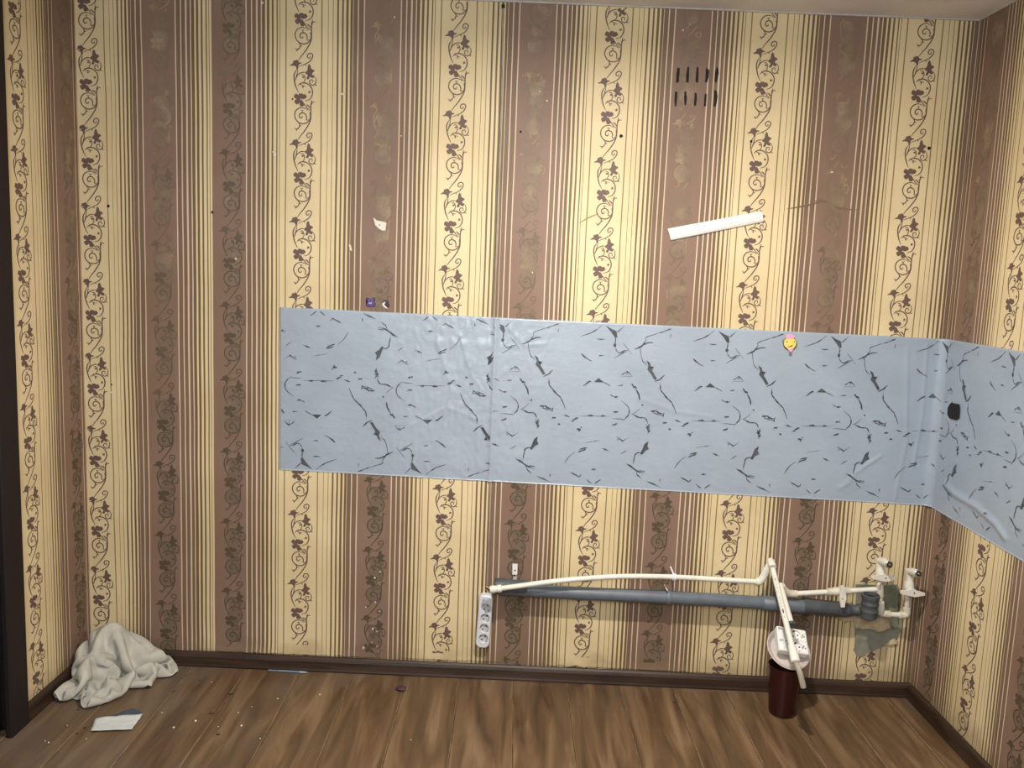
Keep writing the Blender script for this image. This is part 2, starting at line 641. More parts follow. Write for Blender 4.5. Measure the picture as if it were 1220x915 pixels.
mo.stroke([(490,798),(462,806),(466,770),(452,735),(420,720),(386,732),(376,762),(392,784),(414,774),(408,758)], 11)
mo.stroke([(417,720),(415,690)], 8)
mo.stroke([(398,684),(415,694),(432,684)], 7)
mo.stroke([(352,832),(373,856),(374,880),(355,910),(328,920),(308,904)], 10)
mo.stroke([(372,872),(398,880)], 9)
mo.stroke([(336,916),(332,940)], 9)
MV = np.array(mo.v)
def motif_mm(v):
    x = v[:, 0] + .0525*(v[:, 1]-457) - 410
    y = v[:, 1] - 560
    return np.stack([x*.2875e-3, -y*.2855e-3], 1)
MV = motif_mm(MV)
# soft fill behind the print on the brown bands
sm = Flat()
sm.blob((415,754), 92, 92, 0, 16)
sm.blob((450,470), 96, 108, 0, 16)
sm.blob((450,310), 105, 80, .8, 14)
sm.blob((420,575), 80, 70, 0, 12)
SV = motif_mm(np.array(sm.v))

def build_wall(name, side, quad, vines, to3d, smin, smax, off):
    """wall skin plus its printed vines, one mesh"""
    vs = [tuple(q) for q in quad]
    n = len(quad)//4
    fs = [tuple(range(4*i, 4*i+4)) for i in range(n)]
    mi = [0 if i == 0 else 5 for i in range(n)]
    for (sc, zc, kind) in vines:
        k0 = int(math.ceil((zc-H-.2)/VPER))
        for k in range(-12, 13):
            z0 = zc + k*VPER
            if z0 < -.1 or z0 > H+.15:
                continue
            for (V, Fc, mat, o, ZZ) in (((MV, mo.f, {'c': 1, 'b': 2, 'd': 3}[kind], off*1.0, mo.z),) if kind == 'c' else
                                    ((SV, sm.f, 4, off*.5, sm.z), (MV, mo.f, {'b': 2, 'd': 3}[kind], off*1.0, mo.z))):
                P = V + np.array([sc, z0])
                ok = (P[:, 0] > smin) & (P[:, 0] < smax) & (P[:, 1] < H-.004) & (P[:, 1] > .03)
                base = len(vs)
                idx = -np.ones(len(P), int)
                idx[ok] = np.arange(ok.sum()) + base
                for p, zz_ in zip(P[ok], np.array(ZZ)[ok]):
                    vs.append(to3d(p[0], p[1], o+zz_))
                for f in Fc:
                    if all(ok[i] for i in f):
                        fs.append(tuple(int(idx[i]) for i in f))
                        mi.append(mat)
    o = from_data(name, vs, fs, [MW[side], M_PC, M_PB, M_PD, M_SM, M_PLAIN], None, False, mi)
    o['kind'] = 'structure'
    return o
T = .12
def shell(a, b, back):   # inner quad then the outer faces of the wall slab
    a = [Vector(p) for p in a]
    c = [p + Vector(back) for p in a]
    q = list(a)
    q += [c[3], c[2], c[1], c[0]]
    for i in range(4):
        j = (i+1) % 4
        q += [a[j], a[i], c[i], c[j]]
    return q
zb = -.05
wall_back = build_wall('wall_back', 'back', shell([(0,0,zb),(W,0,zb),(W,0,H),(0,0,H)], None, (0,T,0)),
    [(.035,1.346,'c'),(.289,1.222,'b'),(.54,1.283,'d'),(.793,2.411,'c'),(1.076,.651,'b'),(1.336,2.26,'c'),(1.612,.506,'b'),
     (1.880,2.392,'c'),(2.151,.633,'b'),(2.418,2.242,'c'),(2.70,.481,'b'),(2.969,2.236,'c')],
    lambda s, z, o: (s, -o, z), .001, W-.001, .0005)
YJ = -.452
wall_left = build_wall('wall_left', 'left', shell([(0,YJ,zb),(0,0,zb),(0,0,H),(0,YJ,H)], None, (-T,0,0)),
    [(-.372,1.488,'c'),(-.08,1.351,'b')], lambda s, z, o: (o, s, z), YJ+.001, -.001, .0005)
wall_right = build_wall('wall_right', 'right', shell([(W,0,zb),(W,DEEP,zb),(W,DEEP,H),(W,0,H)], None, (T,0,0)),
    [(3.277,.465,'b'),(3.532,.707,'c'),(3.819,.60,'b'),(4.074,.66,'c')], lambda s, z, o: (W-o, W-s, z), W+.001, W+1.3, .0005)

def struct(o):
    o['kind'] = 'structure'
    return o
struct(box('wall_front', (-T, DEEP-T, zb), (W+T, DEEP, H), M_PLAIN))
struct(box('wall_left_far', (-T, DEEP, zb), (0, -1.34, H), M_PLAIN)).name = 'wall_left_rear'
struct(box('wall_above_door', (-T, -1.34, 2.38), (0, YJ, H), M_PLAIN)).name = 'wall_left_above_door'
struct(box('ceiling', (-T, DEEP-T, H), (W+T, T, H+.1), M_CEIL))
M_TRIM = plain('dull_painted_trim', (.50, .46, .43), .8)
# thin painted line where ceiling meets wallpaper
t1 = struct(box('trim_1', (0, -.006, H-.006), (W, 0, H), M_TRIM, bevel=.001))
t2 = struct(box('trim_2', (W-.006, DEEP, H-.006), (W, -.006, H), M_TRIM, bevel=.001))

# door in the left wall: only its near casing shows at the picture's edge
door = struct(box('door_1', (-.075, -1.28, .02), (-.035, -.51, 2.32), M_DOOR, bevel=.003))
dcs = box('door_frame', (-.11, -.51, .0), (.014, YJ, 2.38), M_DOOR, door, bevel=.004)
box('door_frame', (-.11, -1.34, .0), (.014, -1.28, 2.38), M_DOOR, door, bevel=.004)
box('door_frame', (-.11, -1.28, 2.32), (.014, -.51, 2.38), M_DOOR, door, bevel=.004)
box('door_casing', (0.0, -.555, .0), (.022, YJ-.004, 2.40), M_DOOR, door, bevel=.005)
bmh = bmesh.new()
sweep(bmh, [(-.035,-.58,1.02),(.01,-.58,1.02),(.012,-.60,1.02),(.012,-.70,1.02)], .009)
from_bm('door_handle', bmh, M_CHROME, door, True)

# ------------------------------------------------------------------ floor of laminate planks
fl = struct(box('floor', (-T, DEEP-T, -.06), (W+T, T, -.012), M_SUB))
PW = .2045
edges = [.81 + PW*k for k in range(-5, 13)]
EPS = .0009
for k in range(len(edges)-1):
    x0, x1 = max(edges[k], -.06), min(edges[k+1], W+.01)
    if x1 - x0 < .01: continue
    y = -(.78, 1.22, .96, 1.12, .70)[k % 5]
    cuts = [.0]
    while y > DEEP:
        cuts.append(y)
        y -= 1.29
    cuts.append(DEEP)
    for a, c in zip(cuts, cuts[1:]):
        bm = bmesh.new()
        add_box(bm, (x0+EPS, c+EPS, -.02), (x1-EPS, a-EPS, 0), .0017, 1)
        for v in bm.verts:
            v.co.z += fz(v.co.x)
        bm.normal_update()
        for f in bm.faces:
            f.material_index = 1 if .1 < f.normal.z < .97 else 0
        from_bm('plank', bm, [M_FLOOR, M_WORN], fl)

# ------------------------------------------------------------------ baseboards
def baseboard(name, p0, p1, inward, mat, h=.055):
    """profiled board from p0 to p1 (x,y), following the floor"""
    prof = [(0, 0), (.020, 0), (.021, .006), (.019, .012), (.017, .030), (.0165, h-.016), (.013, h-.006), (.006, h), (0, h)]
    bm = bmesh.new()
    n = 24
    rings = []
    for i in range(n+1):
        t = i/n
        x, y = p0[0]+(p1[0]-p0[0])*t, p0[1]+(p1[1]-p0[1])*t
        rings.append([bm.verts.new((x+inward[0]*d, y+inward[1]*d, fz(x)+z)) for d, z in prof])
    for r0, r1 in zip(rings, rings[1:]):
        for k in range(len(prof)):
            kk = (k+1) % len(prof)
            bm.faces.new((r0[k], r0[kk], r1[kk], r1[k]))
    bm.faces.new(rings[0])
    bm.faces.new(rings[-1][::-1])
    o = from_bm(name, bm, mat)
    return struct(o)
bb = baseboard('baseboard_back', (.0, -.0012), (W, -.0012), (0, -1), M_BASE)
bl = baseboard('baseboard_left', (.0012, YJ-.003), (.0012, -.0215), (1, 0), M_BASEY)
br = baseboard('baseboard_right', (W-.0012, -.0215), (W-.0012, DEEP+.01), (-1, 0), M_BASEY)

# ------------------------------------------------------------------ marble-print film on the wall
ZT = lambda s: 1.404 if s < .7 else (1.404 - .020*(s-.72)/2.44)
ZB = lambda s: .798 - .040*(s-.72)/2.44
S0, S1 = .722, W+1.25
RC = .035
ridges = []
def ridge(pts, w, h):
    ridges.append(([np.array(p) for p in pts], w, h))
def sz(px, py, off=(1000, 500), k=5.545, side='back'):
    x, y = off[0]+px/k, off[1]+py/k
    if side == 'back':
        p = on_plane(x, y, 0)
        return (p.x, p.z)
    p = on_side(x, y, W)
    return (W-p.y, p.z)
ridge([sz(690,420,side='r'), sz(760,490,side='r'), sz(900,570,side='r'), sz(1020,680,side='r'), sz(1085,770,side='r')], .011, .007)
ridge([sz(0,455), sz(60,410), sz(110,345), sz(190,290), sz(270,240)], .006, .0035)
ridge([(3.02, 1.34), (3.05, 1.0), (3.03, .78)], .007, .0022)
ridge([(3.09, 1.36), (3.10, 1.1), (3.085, .9)], .006, .0024)
ridge([(1.511, 1.42), (1.5115, 1.1), (1.511, .76)], .0085, .0068)
ridge([(2.05, 1.12), (2.2, 1.075), (2.33, 1.06)], .005, .0018)
ridge([(1.30, 1.30), (1.36, 1.12), (1.33, 1.02)], .006, .002)
ridge([(1.38, 1.33), (1.43, 1.18), (1.47, 1.13)], .005, .002)
ridge([(1.20, .98), (1.34, 1.06), (1.45, 1.02)], .005, .0016)
ridge([(1.56, 1.36), (1.62, 1.30), (1.70, 1.31)], .005, .002)
def film_h(s, z):
    h = .0022
    for pts, w, hh in ridges:
        best = 9
        for a, b in zip(pts, pts[1:]):
            ab = b-a
            t = max(0, min(1, ((s-a[0])*ab[0]+(z-a[1])*ab[1])/(ab@ab)))
            d = math.hypot(s-a[0]-ab[0]*t, z-a[1]-ab[1]*t)
            best = min(best, d)
        if best < 4*w:
            h += hh*math.exp(-(best/w)**2)
    # shrivelled plastic left of the cable, calmer towards the right
    k = math.exp(-((s-1.42)/.28)**2)
    h += .0034*k*abs(noise.noise(Vector((s*38, z*22, 3))))
    h += .0009*(noise.noise(Vector((s*9, z*6, 7)))+.6)
    return h
def film_xyz(s, z, extra=0.0):
    h = film_h(s, z) + extra
    c0, c1 = W-RC, W-RC + RC*PI/2
    if s <= c0:
        return (s, -h, z)
    if s >= c1:
        return (W-h, -RC-(s-c1), z)
    t = (s-c0)/RC
    return (W-RC+(RC-h)*math.sin(t), -RC+(RC-h)*math.cos(t), z)
# the corner arc is shorter than the square corner: shift printed marks by that much
SHIFT = 2*RC - RC*PI/2
cols = []
s = S0
while s < S1:
    cols.append(s)
    fine_ = s < 1.9 or s > 2.9
    s += .005 if fine_ and s < W+.7 else (.009 if s < W+.7 else .04)
cols.append(S1)
NR = 96
vs, fs, mi = [], [], []
for s in cols:
    e = .0012*noise.noise(Vector((s*7, 1, 1)))
    for j in range(NR+1):
        t = j/NR
        vs.append(film_xyz(s, ZB(s)+e + (ZT(s)-ZB(s))*t))
nc = len(cols)
for i in range(nc-1):
    for j in range(NR):
        a = i*(NR+1)+j
        fs.append((a, a+NR+1, a+NR+2, a+1))
        mi.append(0)
# rim back to the wall so the sheet has an edge
def rim(idx, back):
    b = len(vs)
    for i in idx:
        x, y, z = vs[i]
        q = Vector((x, y, z))
        vs.append(tuple(back(q)))
    for k in range(len(idx)-1):
        fs.append((idx[k], idx[k+1], b+k+1, b+k))
        mi.append(0)
def toback(q):
    return Vector((q.x, min(0, q.y) if q.x > W-RC else -.0006, q.z)) if q.x < W-RC else q
rim([i*(NR+1) for i in range(nc)], toback)
rim([i*(NR+1)+NR for i in range(nc)], toback)
rim(list(range(NR+1)), toback)

# printed cracks of the marble pattern: one repeat, traced flat
vn = Flat()
vn.k = .95
vn.rag = .75
def vs_(P, w, tp=.25): vn.stroke(P, w*.95, tp, 3)
vn.poly([(175,15),(215,38),(246,52),(252,92),(238,98),(214,62)])
vs_([(248,60),(270,45),(294,22)], 9)
vs_([(241,90),(239,120),(236,150)], 7); vn.blob((235,145), 10, 13)
vs_([(238,160),(245,180),(265,195),(300,182),(322,178)], 6)
vs_([(228,232),(275,205),(322,180)], 4)
vs_([(152,14),(110,45),(70,65),(8,88)], 6)
vs_([(118,104),(168,108)], 6)
vs_([(288,128),(322,172),(346,205)], 3)
vs_([(12,198),(45,230),(84,250)], 8); vs_([(128,213),(160,213)], 7)
vs_([(364,172),(410,150),(442,112)], 10); vs_([(405,152),(445,132),(492,128)], 7)
vs_([(440,118),(440,95),(480,80),(530,62)], 4); vs_([(528,64),(570,50),(610,36)], 9)
vs_([(605,68),(602,97)], 5)
vs_([(372,170),(402,165),(412,235),(448,278)], 6)
vn.poly([(443,245),(466,260),(470,284),(494,288),(480,310),(500,343),(513,368),(496,374),(474,335),(449,305),(457,280)])
vs_([(498,386),(530,370),(563,342)], 9); vs_([(535,388),(538,440),(560,470),(584,492)], 8); vs_([(560,478),(598,512),(620,540),(640,598)], 8)
vs_([(278,340),(300,330),(318,320),(348,346)], 6); vs_([(318,322),(314,342)], 4); vs_([(270,352),(356,350)], 2)
vs_([(26,414),(65,385),(78,384)], 9); vn.poly([(98,388),(128,362),(164,390)]); vs_([(160,388),(212,416)], 4); vs_([(252,411),(292,408)], 5)
vs_([(344,396),(355,415),(380,427)], 12); vs_([(370,430),(392,472),(398,508)], 10)
vs_([(203,470),(238,487),(260,483)], 6); vn.blob((241,486), 8, 6)
vs_([(278,512),(322,550),(326,600),(286,645)], 6); vs_([(340,602),(372,588),(402,560)], 2.5)
vs_([(216,674),(252,662)], 9); vs_([(222,585),(258,583)], 8); vn.blob((417,540), 6, 5)
vs_([(352,600),(395,620),(440,628),(452,664)], 8)
vs_([(440,668),(462,700),(452,728)], 10); vs_([(466,662),(448,690),(460,722)], 8); vs_([(436,690),(470,684)], 8)
for a, b in (((478,573),(560,600)), ((486,590),(540,612)), ((512,570),(520,608)), ((560,588),(552,618)), ((500,574),(556,616)), ((470,580),(500,584))):
    vs_([a, b], 7)
for a, b, w in (((55,608),(95,608),11), ((140,612),(178,613),11), ((0,611),(212,614),2.5), ((550,659),(580,657),10), ((588,698),(607,700),9),
                ((626,636),(670,652),7), ((688,670),(725,655),10), ((672,680),(700,676),6), ((212,628),(300,634),3), ((10,685),(18,690),9)):
    vs_([a, b], w, .2)
vs_([(712,732),(742,736)], 12); vs_([(728,738),(732,748)], 8)
vs_([(243,748),(270,765),(288,775),(328,752)], 7); vs_([(288,775),(286,782)], 6); vs_([(262,770),(250,766)], 5)
vn.poly([(456,778),(450,810),(460,830),(436,842),(414,868),(402,862),(415,835),(430,798)])
vs_([(408,850),(375,860),(362,890),(356,930)], 7)
O2 = 471
vs_([(0,360+O2),(52,349+O2)], 8); vs_([(153,353+O2),(198,374+O2)], 8); vs_([(272,392+O2),(312,368+O2)], 4)
vs_([(308,455+O2),(345,475+O2),(375,500+O2),(432,520+O2)], 9); vs_([(372,498+O2),(385,530+O2),(412,552+O2)], 7); vs_([(392,500+O2),(434,506+O2)], 5)
vs_([(443,568+O2),(490,590+O2),(538,614+O2)], 8); vs_([(532,553+O2),(533,580+O2)], 5)
vs_([(626,488+O2),(660,440+O2),(702,408+O2)], 5); vs_([(718,413+O2),(772,391+O2)], 10)
vs_([(78,493+O2),(110,494+O2)], 8); vs_([(45,558+O2),(82,587+O2)], 5); vs_([(100,587+O2),(144,558+O2)], 5)
vs_([(668,543+O2),(720,572+O2),(738,558+O2)], 7); vs_([(140,300+O2),(36,318+O2)], 2)
VV = []
for v in vn.v:
    p = on_plane(690+v[0]/5.545, 385+v[1]/5.545, 0)
    VV.append((p.x, p.z))
VV = np.array(VV)
pa, pb = on_plane(690+240/5.545, 385+95/5.545), on_plane(690+975/5.545, 385+127/5.545)
pa2, pb2 = on_plane(690+450/5.545, 385+700/5.545), on_plane(690+1185/5.545, 385+735/5.545)
PS = ((pb.x-pa.x)+(pb2.x-pa2.x))/2
PZ = ((pb.z-pa.z)+(pb2.z-pa2.z))/2
cA, cB = on_plane(450.8, 422.2), on_plane(769.3, 532)
CC = np.array([cA.x+cB.x, cA.z+cB.z])
SEAM = 1.512
def add_veins(P, lo, hi):
    base = len(vs)
    q = P.copy()
    q[:, 0] = np.where(q[:, 0] > W-.03, q[:, 0]-SHIFT*np.clip((q[:, 0]-W+.03)/.06, 0, 1), q[:, 0])
    ok = [(lo < a < hi and ZB(a)+.003 < z < ZT(a)-.003) for a, z in q]
    idx = {}
    for i, g in enumerate(ok):
        if g:
            idx[i] = len(vs)
            vs.append(film_xyz(q[i, 0], q[i, 1], .0008+vn.z[i]))
    for f in vn.f:
        if all(ok[i] for i in f):
            fs.append(tuple(idx[i] for i in f))
            mi.append(1)
for k in range(-2, 6):
    add_veins(VV + np.array([k*PS, k*PZ]), SEAM, S1-.01)
for k in range(-5, 4):
    add_veins(CC - (VV + np.array([k*PS, k*PZ])), S0+.003, SEAM)
mf, nt, N, L, b = newmat('marble_print_film')
tc = N.new('ShaderNodeTexCoord')
n = N.new('ShaderNodeTexNoise'); n.inputs['Scale'].default_value = 6; n.inputs['Detail'].default_value = 8
L.new(tc.outputs['Object'], n.inputs['Vector'])
r = N.new('ShaderNodeValToRGB')
r.color_ramp.elements[0].position = .3; r.color_ramp.elements[0].color = (.30, .36, .435, 1)
r.color_ramp.elements[1].position = .7; r.color_ramp.elements[1].color = (.345, .41, .49, 1)
L.new(n.outputs['Fac'], r.inputs['Fac'])
L.new(r.outputs['Color'], b.inputs['Base Color'])
b.inputs['Roughness'].default_value = .32
b.inputs['Specular IOR Level'].default_value = .5
n2 = N.new('ShaderNodeTexNoise'); n2.inputs['Scale'].default_value = 1; n2.inputs['Detail'].default_value = 6
mp = N.new('ShaderNodeMapping'); mp.inputs['Scale'].default_value = (26, 26, 44)
L.new(tc.outputs['Object'], mp.inputs[0]); L.new(mp.outputs[0], n2.inputs['Vector'])
bp = N.new('ShaderNodeBump'); bp.inputs['Strength'].default_value = .35; bp.inputs['Distance'].default_value = .004
L.new(n2.outputs['Fac'], bp.inputs['Height']); L.new(bp.outputs['Normal'], b.inputs['Normal'])
M_FILM = mf
M_VEIN = plain('grey_black_vein_ink', (.075, .085, .10), .4, noise_amt=.5, scale=25)
film = from_data('marble_film', vs, fs, [M_FILM, M_VEIN], None, True, mi)
tag(film, 'pale blue-grey marble-print adhesive film band with dark cracks around the corner', 'wall film')

# ------------------------------------------------------------------ things on and in the wall
def wall_poly(name, pts, mat, parent, y=0, thick=.0008, jag=0):
    return plate(name, [on_plane(x, y_, -y) for x, y_ in pts], (0, -1, 0), thick, mat, parent, jag)
# ventilation slots cut through the paper: two rows of five
slots = [[(262,160),(302,175),(296,290),(276,345),(288,400),(262,440),(235,430),(240,280)],
         [(440,152),(474,150),(470,300),(462,430),(418,436),(414,300),(430,220)],
         [(610,155),(640,158),(630,260),(640,330),(636,436),(600,430),(588,380),(600,260)],
         [(782,160),(800,180),(836,205),(826,330),(802,425),(762,430),(770,360),(785,260)],
         [(975,150),(1005,190),(1008,270),(985,380),(955,440),(935,400),(948,230)],
         [(215,600),(258,598),(256,700),(240,860),(216,868),(205,760)],
         [(388,600),(425,590),(418,640),(432,700),(424,800),(412,850),(388,840),(380,700)],
         [(570,622),(604,620),(600,680),(612,740),(596,850),(565,862),(562,780),(580,700)],
         [(755,640),(792,642),(786,740),(778,860),(740,868),(750,760)],
         [(930,570),(975,590),(988,680),(972,800),(950,870),(918,872),(928,700)]]
for sl in slots:
    wall_poly('vent_slot', [(790+x/15.25, 70+y/15.25) for x, y in sl], M_BLACK, wall_back, thick=.0024)
# screw holes
def disc(name, c, n, r, mat, parent, thick=.001, seg=9, irr=.15):
    n = Vector(n)
    a, b = frame(n, Vector((0, 0, 1)))
    pts = [Vector(c) + (a*math.cos(2*PI*k/seg)+b*math.sin(2*PI*k/seg))*r*random.uniform(1-irr, 1+irr) for k in range(seg)]
    return plate(name, pts, n, thick, mat, parent)
for x, y, r in ((129,245.5,.0058), (253,253,.005), (740,162,.0065), (620.3,157,.0045), (895,168.5,.005), (1106.8,176.5,.0062), (348.5,118,.003), (133,458,.003)):
    disc('screw_hole', on_plane(x, y), (0, -1, 0), r, M_BLACK, wall_back)
M_TORN = plain('bare_white_paper_backing', (.72, .68, .58), .8)
wall_poly('torn_patch', [(445,259),(449,262.5),(458,264.5),(460.5,266),(459.5,274.5),(456,275),(451,272.5),(447,268)], M_TORN, wall_back, thick=.0015, jag=.0006)
disc('screw_hole', on_plane(452.3, 268, -.002), (0, -1, 0), .0022, M_BLACK, wall_back)
for x, y, r in ((327.5,183.5,.006), (325,181,.0025), (408,112,.0035), (1151,376,.005), (1153,374,.003), (313,3,.004), (281.2,308.5,.0032), (470,20.5,.0025), (478,162,.002),
                (814,36,.003), (822,29,.0025), (643,109,.0025), (652,120,.003), (634,325,.0035), (161,722,.004), (132,467.5,.003), (991,205,.003)):
    disc('paint_speck', on_plane(x, y), (0, -1, 0), r, M_TORN, wall_back, irr=.4)
wall_poly('torn_patch', [(415.5,291),(418,292),(419.5,299),(417,298)], M_TORN, wall_back)
# flakes lost from the brown vine low in the middle
bm = bmesh.new()
for x, y, r in ((447,688,3.4), (453,681,2), (451,694,1.4), (447,717,3), (436,723,2), (452,728,1.6), (444,749,3), (452,738,1.4), (449,752,2), (433,772,3.6), (443,765,1.6), (438,768,1.4), (449,770,1.5)):
    c = on_plane(x, y)
    seg = 7
    ps = [c + Vector((math.cos(2*PI*k/seg), 0, math.sin(2*PI*k/seg)))*r*.0013*random.uniform(.5, 1.5) for k in range(seg)]
    lo = [bm.verts.new(p+Vector((0, -.0002, 0))) for p in ps]; hi = [bm.verts.new(p+Vector((0, -.0014, 0))) for p in ps]
    bm.faces.new(lo); bm.faces.new(hi[::-1])
    for k in range(seg):
        bm.faces.new((lo[k], hi[k], hi[(k+1) % seg], lo[(k+1) % seg]))
o = from_bm('peeled_flakes', bm, M_TORN, wall_back)
o['kind'] = 'stuff'
# scuffs
M_SCUFF = plain('rubbed_scuff', (.17, .115, .075), .7)
M_SCUFF2 = plain('light_rubbed_scuff', (.33, .25, .14), .7)
def scuff(pts, w, mat):
    f = Flat()
    P = [on_plane(x, y) for x, y in pts]
    f.stroke([(p.x, p.z) for p in P], w, .15, 5)
    o = from_data('scuff_mark', [(a, -.0009, c) for a, c in f.v], f.f, mat, wall_back)
scuff([(937,249),(955,246),(965,244),(980,240)], .006, M_SCUFF)
scuff([(968,241),(980,239),(1000,248),(1021,250)], .008, M_SCUFF)
scuff([(690,266),(700,260),(714,254)], .005, M_SCUFF2)

# cable hidden under paper: runs from ceiling to the socket strip
M_CABLE = plain('cable_under_paint', (.36, .31, .26), .5, noise_amt=.35, scale=14)
cab = [on_plane(599.5, 6, -.0032), on_plane(597.5, 120, -.0032), on_plane(593, 250, -.0032), on_plane(589, 375, -.0034), on_plane(586, 480, -.0030), on_plane(584, 572, -.0034),
       on_plane(582.5, 640, -.0034), on_plane(580.5, 690, -.004), on_plane(580, 703, -.012)]
c = tube('power_cable', smooth_path(cab, 8), .0029, M_CABLE, n=8)
tag(c, 'thin grey-beige cable running down the wall from ceiling to hanging socket strip', 'cable')
bx = on_plane(599.5, 8, 0)
box('cable_clip', (bx.x-.006, -.0075, bx.z-.006), (bx.x+.006, -.0002, bx.z+.006), M_BLACK, c, bevel=.001)

# ------------------------------------------------------------------ white PVC trim stuck aslant on the wall
A, B = on_plane(797, 279.5, 0), on_plane(908, 258, 0)
d = (B-A); Ltr = d.length; dirx = d.normalized()
nrm = Vector((0, -1, 0)); upv = nrm.cross(dirx) if nrm.cross(dirx).z > 0 else dirx.cross(nrm)
wt = .043
prof = [(-.5, .001), (-.5, .006), (-.44, .0085), (-.3, .011), (-.24, .012), (-.22, .0105), (-.05, .0125), (.15, .0125), (.3, .0105), (.42, .006), (.5, .003), (.5, .001)]
bm = bmesh.new()
rings = []
for i in range(9):
    t = i/8
    c = A.lerp(B, t)
    dd = .0015*math.sin(t*PI*1.3)
    skew = .004*(1 if i == 8 else 0)
    rings.append([bm.verts.new(c + upv*(u*wt*(1-.10*t)) + nrm*(h+dd) + dirx*(-.10*u*wt if i in (0,) else 0)) for u, h in prof])
for r0, r1 in zip(rings, rings[1:]):
    for k in range(len(prof)):
        kk = (k+1) % len(prof)
        bm.faces.new((r0[k], r0[kk], r1[kk], r1[k]))
bm.faces.new(rings[0]); bm.faces.new(rings[-1][::-1])
o = from_bm('trim_strip', bm, M_PVC)
tag(o, 'short white plastic trim strip stuck aslant on the wallpaper, upper right', 'trim strip')

# ------------------------------------------------------------------ stickers
M_PUR = plain('purple_sticker', (.085, .045, .20), .35, noise_amt=.2)
M_PURD = plain('dark_purple_sticker', (.02, .01, .05), .4)
M_LIL = plain('lilac_sticker', (.35, .28, .55), .35)
M_YEL = plain('yellow_sticker', (.85, .66, .16), .35)
M_PNK = plain('pink_sticker', (.75, .38, .55), .35)
M_DRK = plain('dark_sticker_line', (.07, .035, .05), .5)
def ell(c, rx, rz, n=14):
    return [(c[0]+rx*math.cos(2*PI*k/n), c[1]+rz*math.sin(2*PI*k/n)) for k in range(n)]
q = lambda x, y: (420+x/20.33, 340+y/20.33)
e = empty('bear_sticker', on_plane(*q(440, 415)), 'small purple bear-shaped sticker on brown stripe just above the film', 'sticker')
def stk(name, pts, mat, par, y, conv=q):
    return wall_poly(name, [conv(*p) for p in pts], mat, par, y=y, thick=.0006)
stk('body', [(330,300),(370,295),(400,320),(480,320),(510,295),(550,310),(548,360),(530,400),(565,440),(560,510),(500,528),(380,528),(325,505),(330,450),(360,400),(325,345)], M_PURD, e, .0002)
for ex in (358, 522):
    stk('ear', ell((ex, 326), 36, 34, 12), M_PURD, e, .0006)
    stk('ear', ell((ex, 328), 20, 19, 10), M_PUR, e, .0010)
stk('face', [(368,345),(385,336),(410,330),(470,330),(495,336),(510,345),(520,395),(545,450),(540,495),(490,510),(390,510),(345,490),(350,450),(372,400),(364,365)], M_PUR, e, .0009)
stk('muzzle', ell((430, 425), 42, 32), M_LIL, e, .0016)
stk('nose', [(410,378),(462,378),(452,400),(438,412),(422,400)], M_PURD, e, .0023)
stk('eye', ell((405, 355), 9, 10, 8), M_LIL, e, .0016)
stk('eye', ell((470, 355), 9, 10, 8), M_LIL, e, .0016)
e = empty('torn_sticker', on_plane(*q(820, 450)), 'torn remains of a small dark purple sticker beside the bear sticker', 'sticker')
stk('body', [(755,370),(800,345),(860,360),(880,440),(900,510),(850,560),(790,545),(730,500),(770,440)], M_PURD, e, .0002)
stk('backing', [(722,435),(780,400),(800,410),(765,465),(800,520),(850,550),(840,565),(780,540),(725,490)], M_TORN, e, .0009)
q2 = lambda x, y: (915+x/24.08, 385+y/24.08)
pe = on_plane(*q2(640, 560))
e = empty('lollipop_sticker', pe, 'yellow and pink smiling sweet-on-a-stick sticker at the film\'s top edge', 'sticker')
FY = .0052
stk('stick', [(600,780),(690,780),(685,930),(605,930)], plain('grey_sticker_stick', (.20, .15, .17), .5), e, FY, q2)
stk('outline', ell((632, 590), 200, 190, 20) , M_DRK, e, FY+.0007, q2)
stk('tip', [(520,690),(760,690),(690,800),(650,840),(600,790)], M_PNK, e, FY+.0014, q2)
stk('face', ell((632, 575), 180, 165, 20), M_YEL, e, FY+.0021, q2)
stk('icing', [(500,400),(520,330),(580,300),(660,310),(750,350),(770,420),(700,445),(620,450),(540,440)], M_PNK, e, FY+.0028, q2)
stk('eye', ell((548, 538), 16, 16, 8), M_DRK, e, FY+.0028, q2)
stk('eye', ell((755, 530), 16, 16, 8), M_DRK, e, FY+.0028, q2)
stk('mouth', [(545,650),(600,672),(680,655),(720,620),(685,668),(600,690)], M_DRK, e, FY+.0028, q2)

# ------------------------------------------------------------------ empty socket hole in the film on the right wall
def rw(px, py, off=0):
    p = on_side(px, py, W-off)
    return p
hp = [(740,498),(793,508),(797,540),(793,600),(775,612),(730,600),(717,575),(720,530)]
plate('socket_hole', [rw(1000+x/5.545, 390+y/5.545, .0055) for x, y in hp], (-1, 0, 0), .0025, M_BLACK, film)

# ------------------------------------------------------------------ bare plaster and torn paper round the pipes
M_PLAS = plain('old_green_paint', (.20, .22, .145), .8, noise_amt=.45, scale=22, bump=.6, bscale=90)
M_PLAS2 = plain('grey_plaster', (.27, .27, .21), .85, noise_amt=.25, scale=26, bump=.5, bscale=60)
q3 = lambda x, y: (880+x/5.083, 650+y/5.083)
wall_poly('bare_plaster_patch', [q3(*p) for p in [(708,235),(760,228),(800,238),(900,240),(960,235),(975,260),(968,330),(965,400),(985,440),(990,500),(960,560),(880,610),(780,650),(715,672),(700,640),(703,560),(705,470),(712,300)]], M_PLAS2, wall_back, thick=.0026, jag=.0008)
wall_poly('bare_plaster_patch', [q3(*p) for p in [(712,240),(800,236),(880,244),(955,240),(972,262),(962,400),(970,500),(935,510),(905,505),(890,420),(885,300),(800,262),(715,262)]], M_PLAS, wall_back, y=.0026, thick=.0008, jag=.0006)
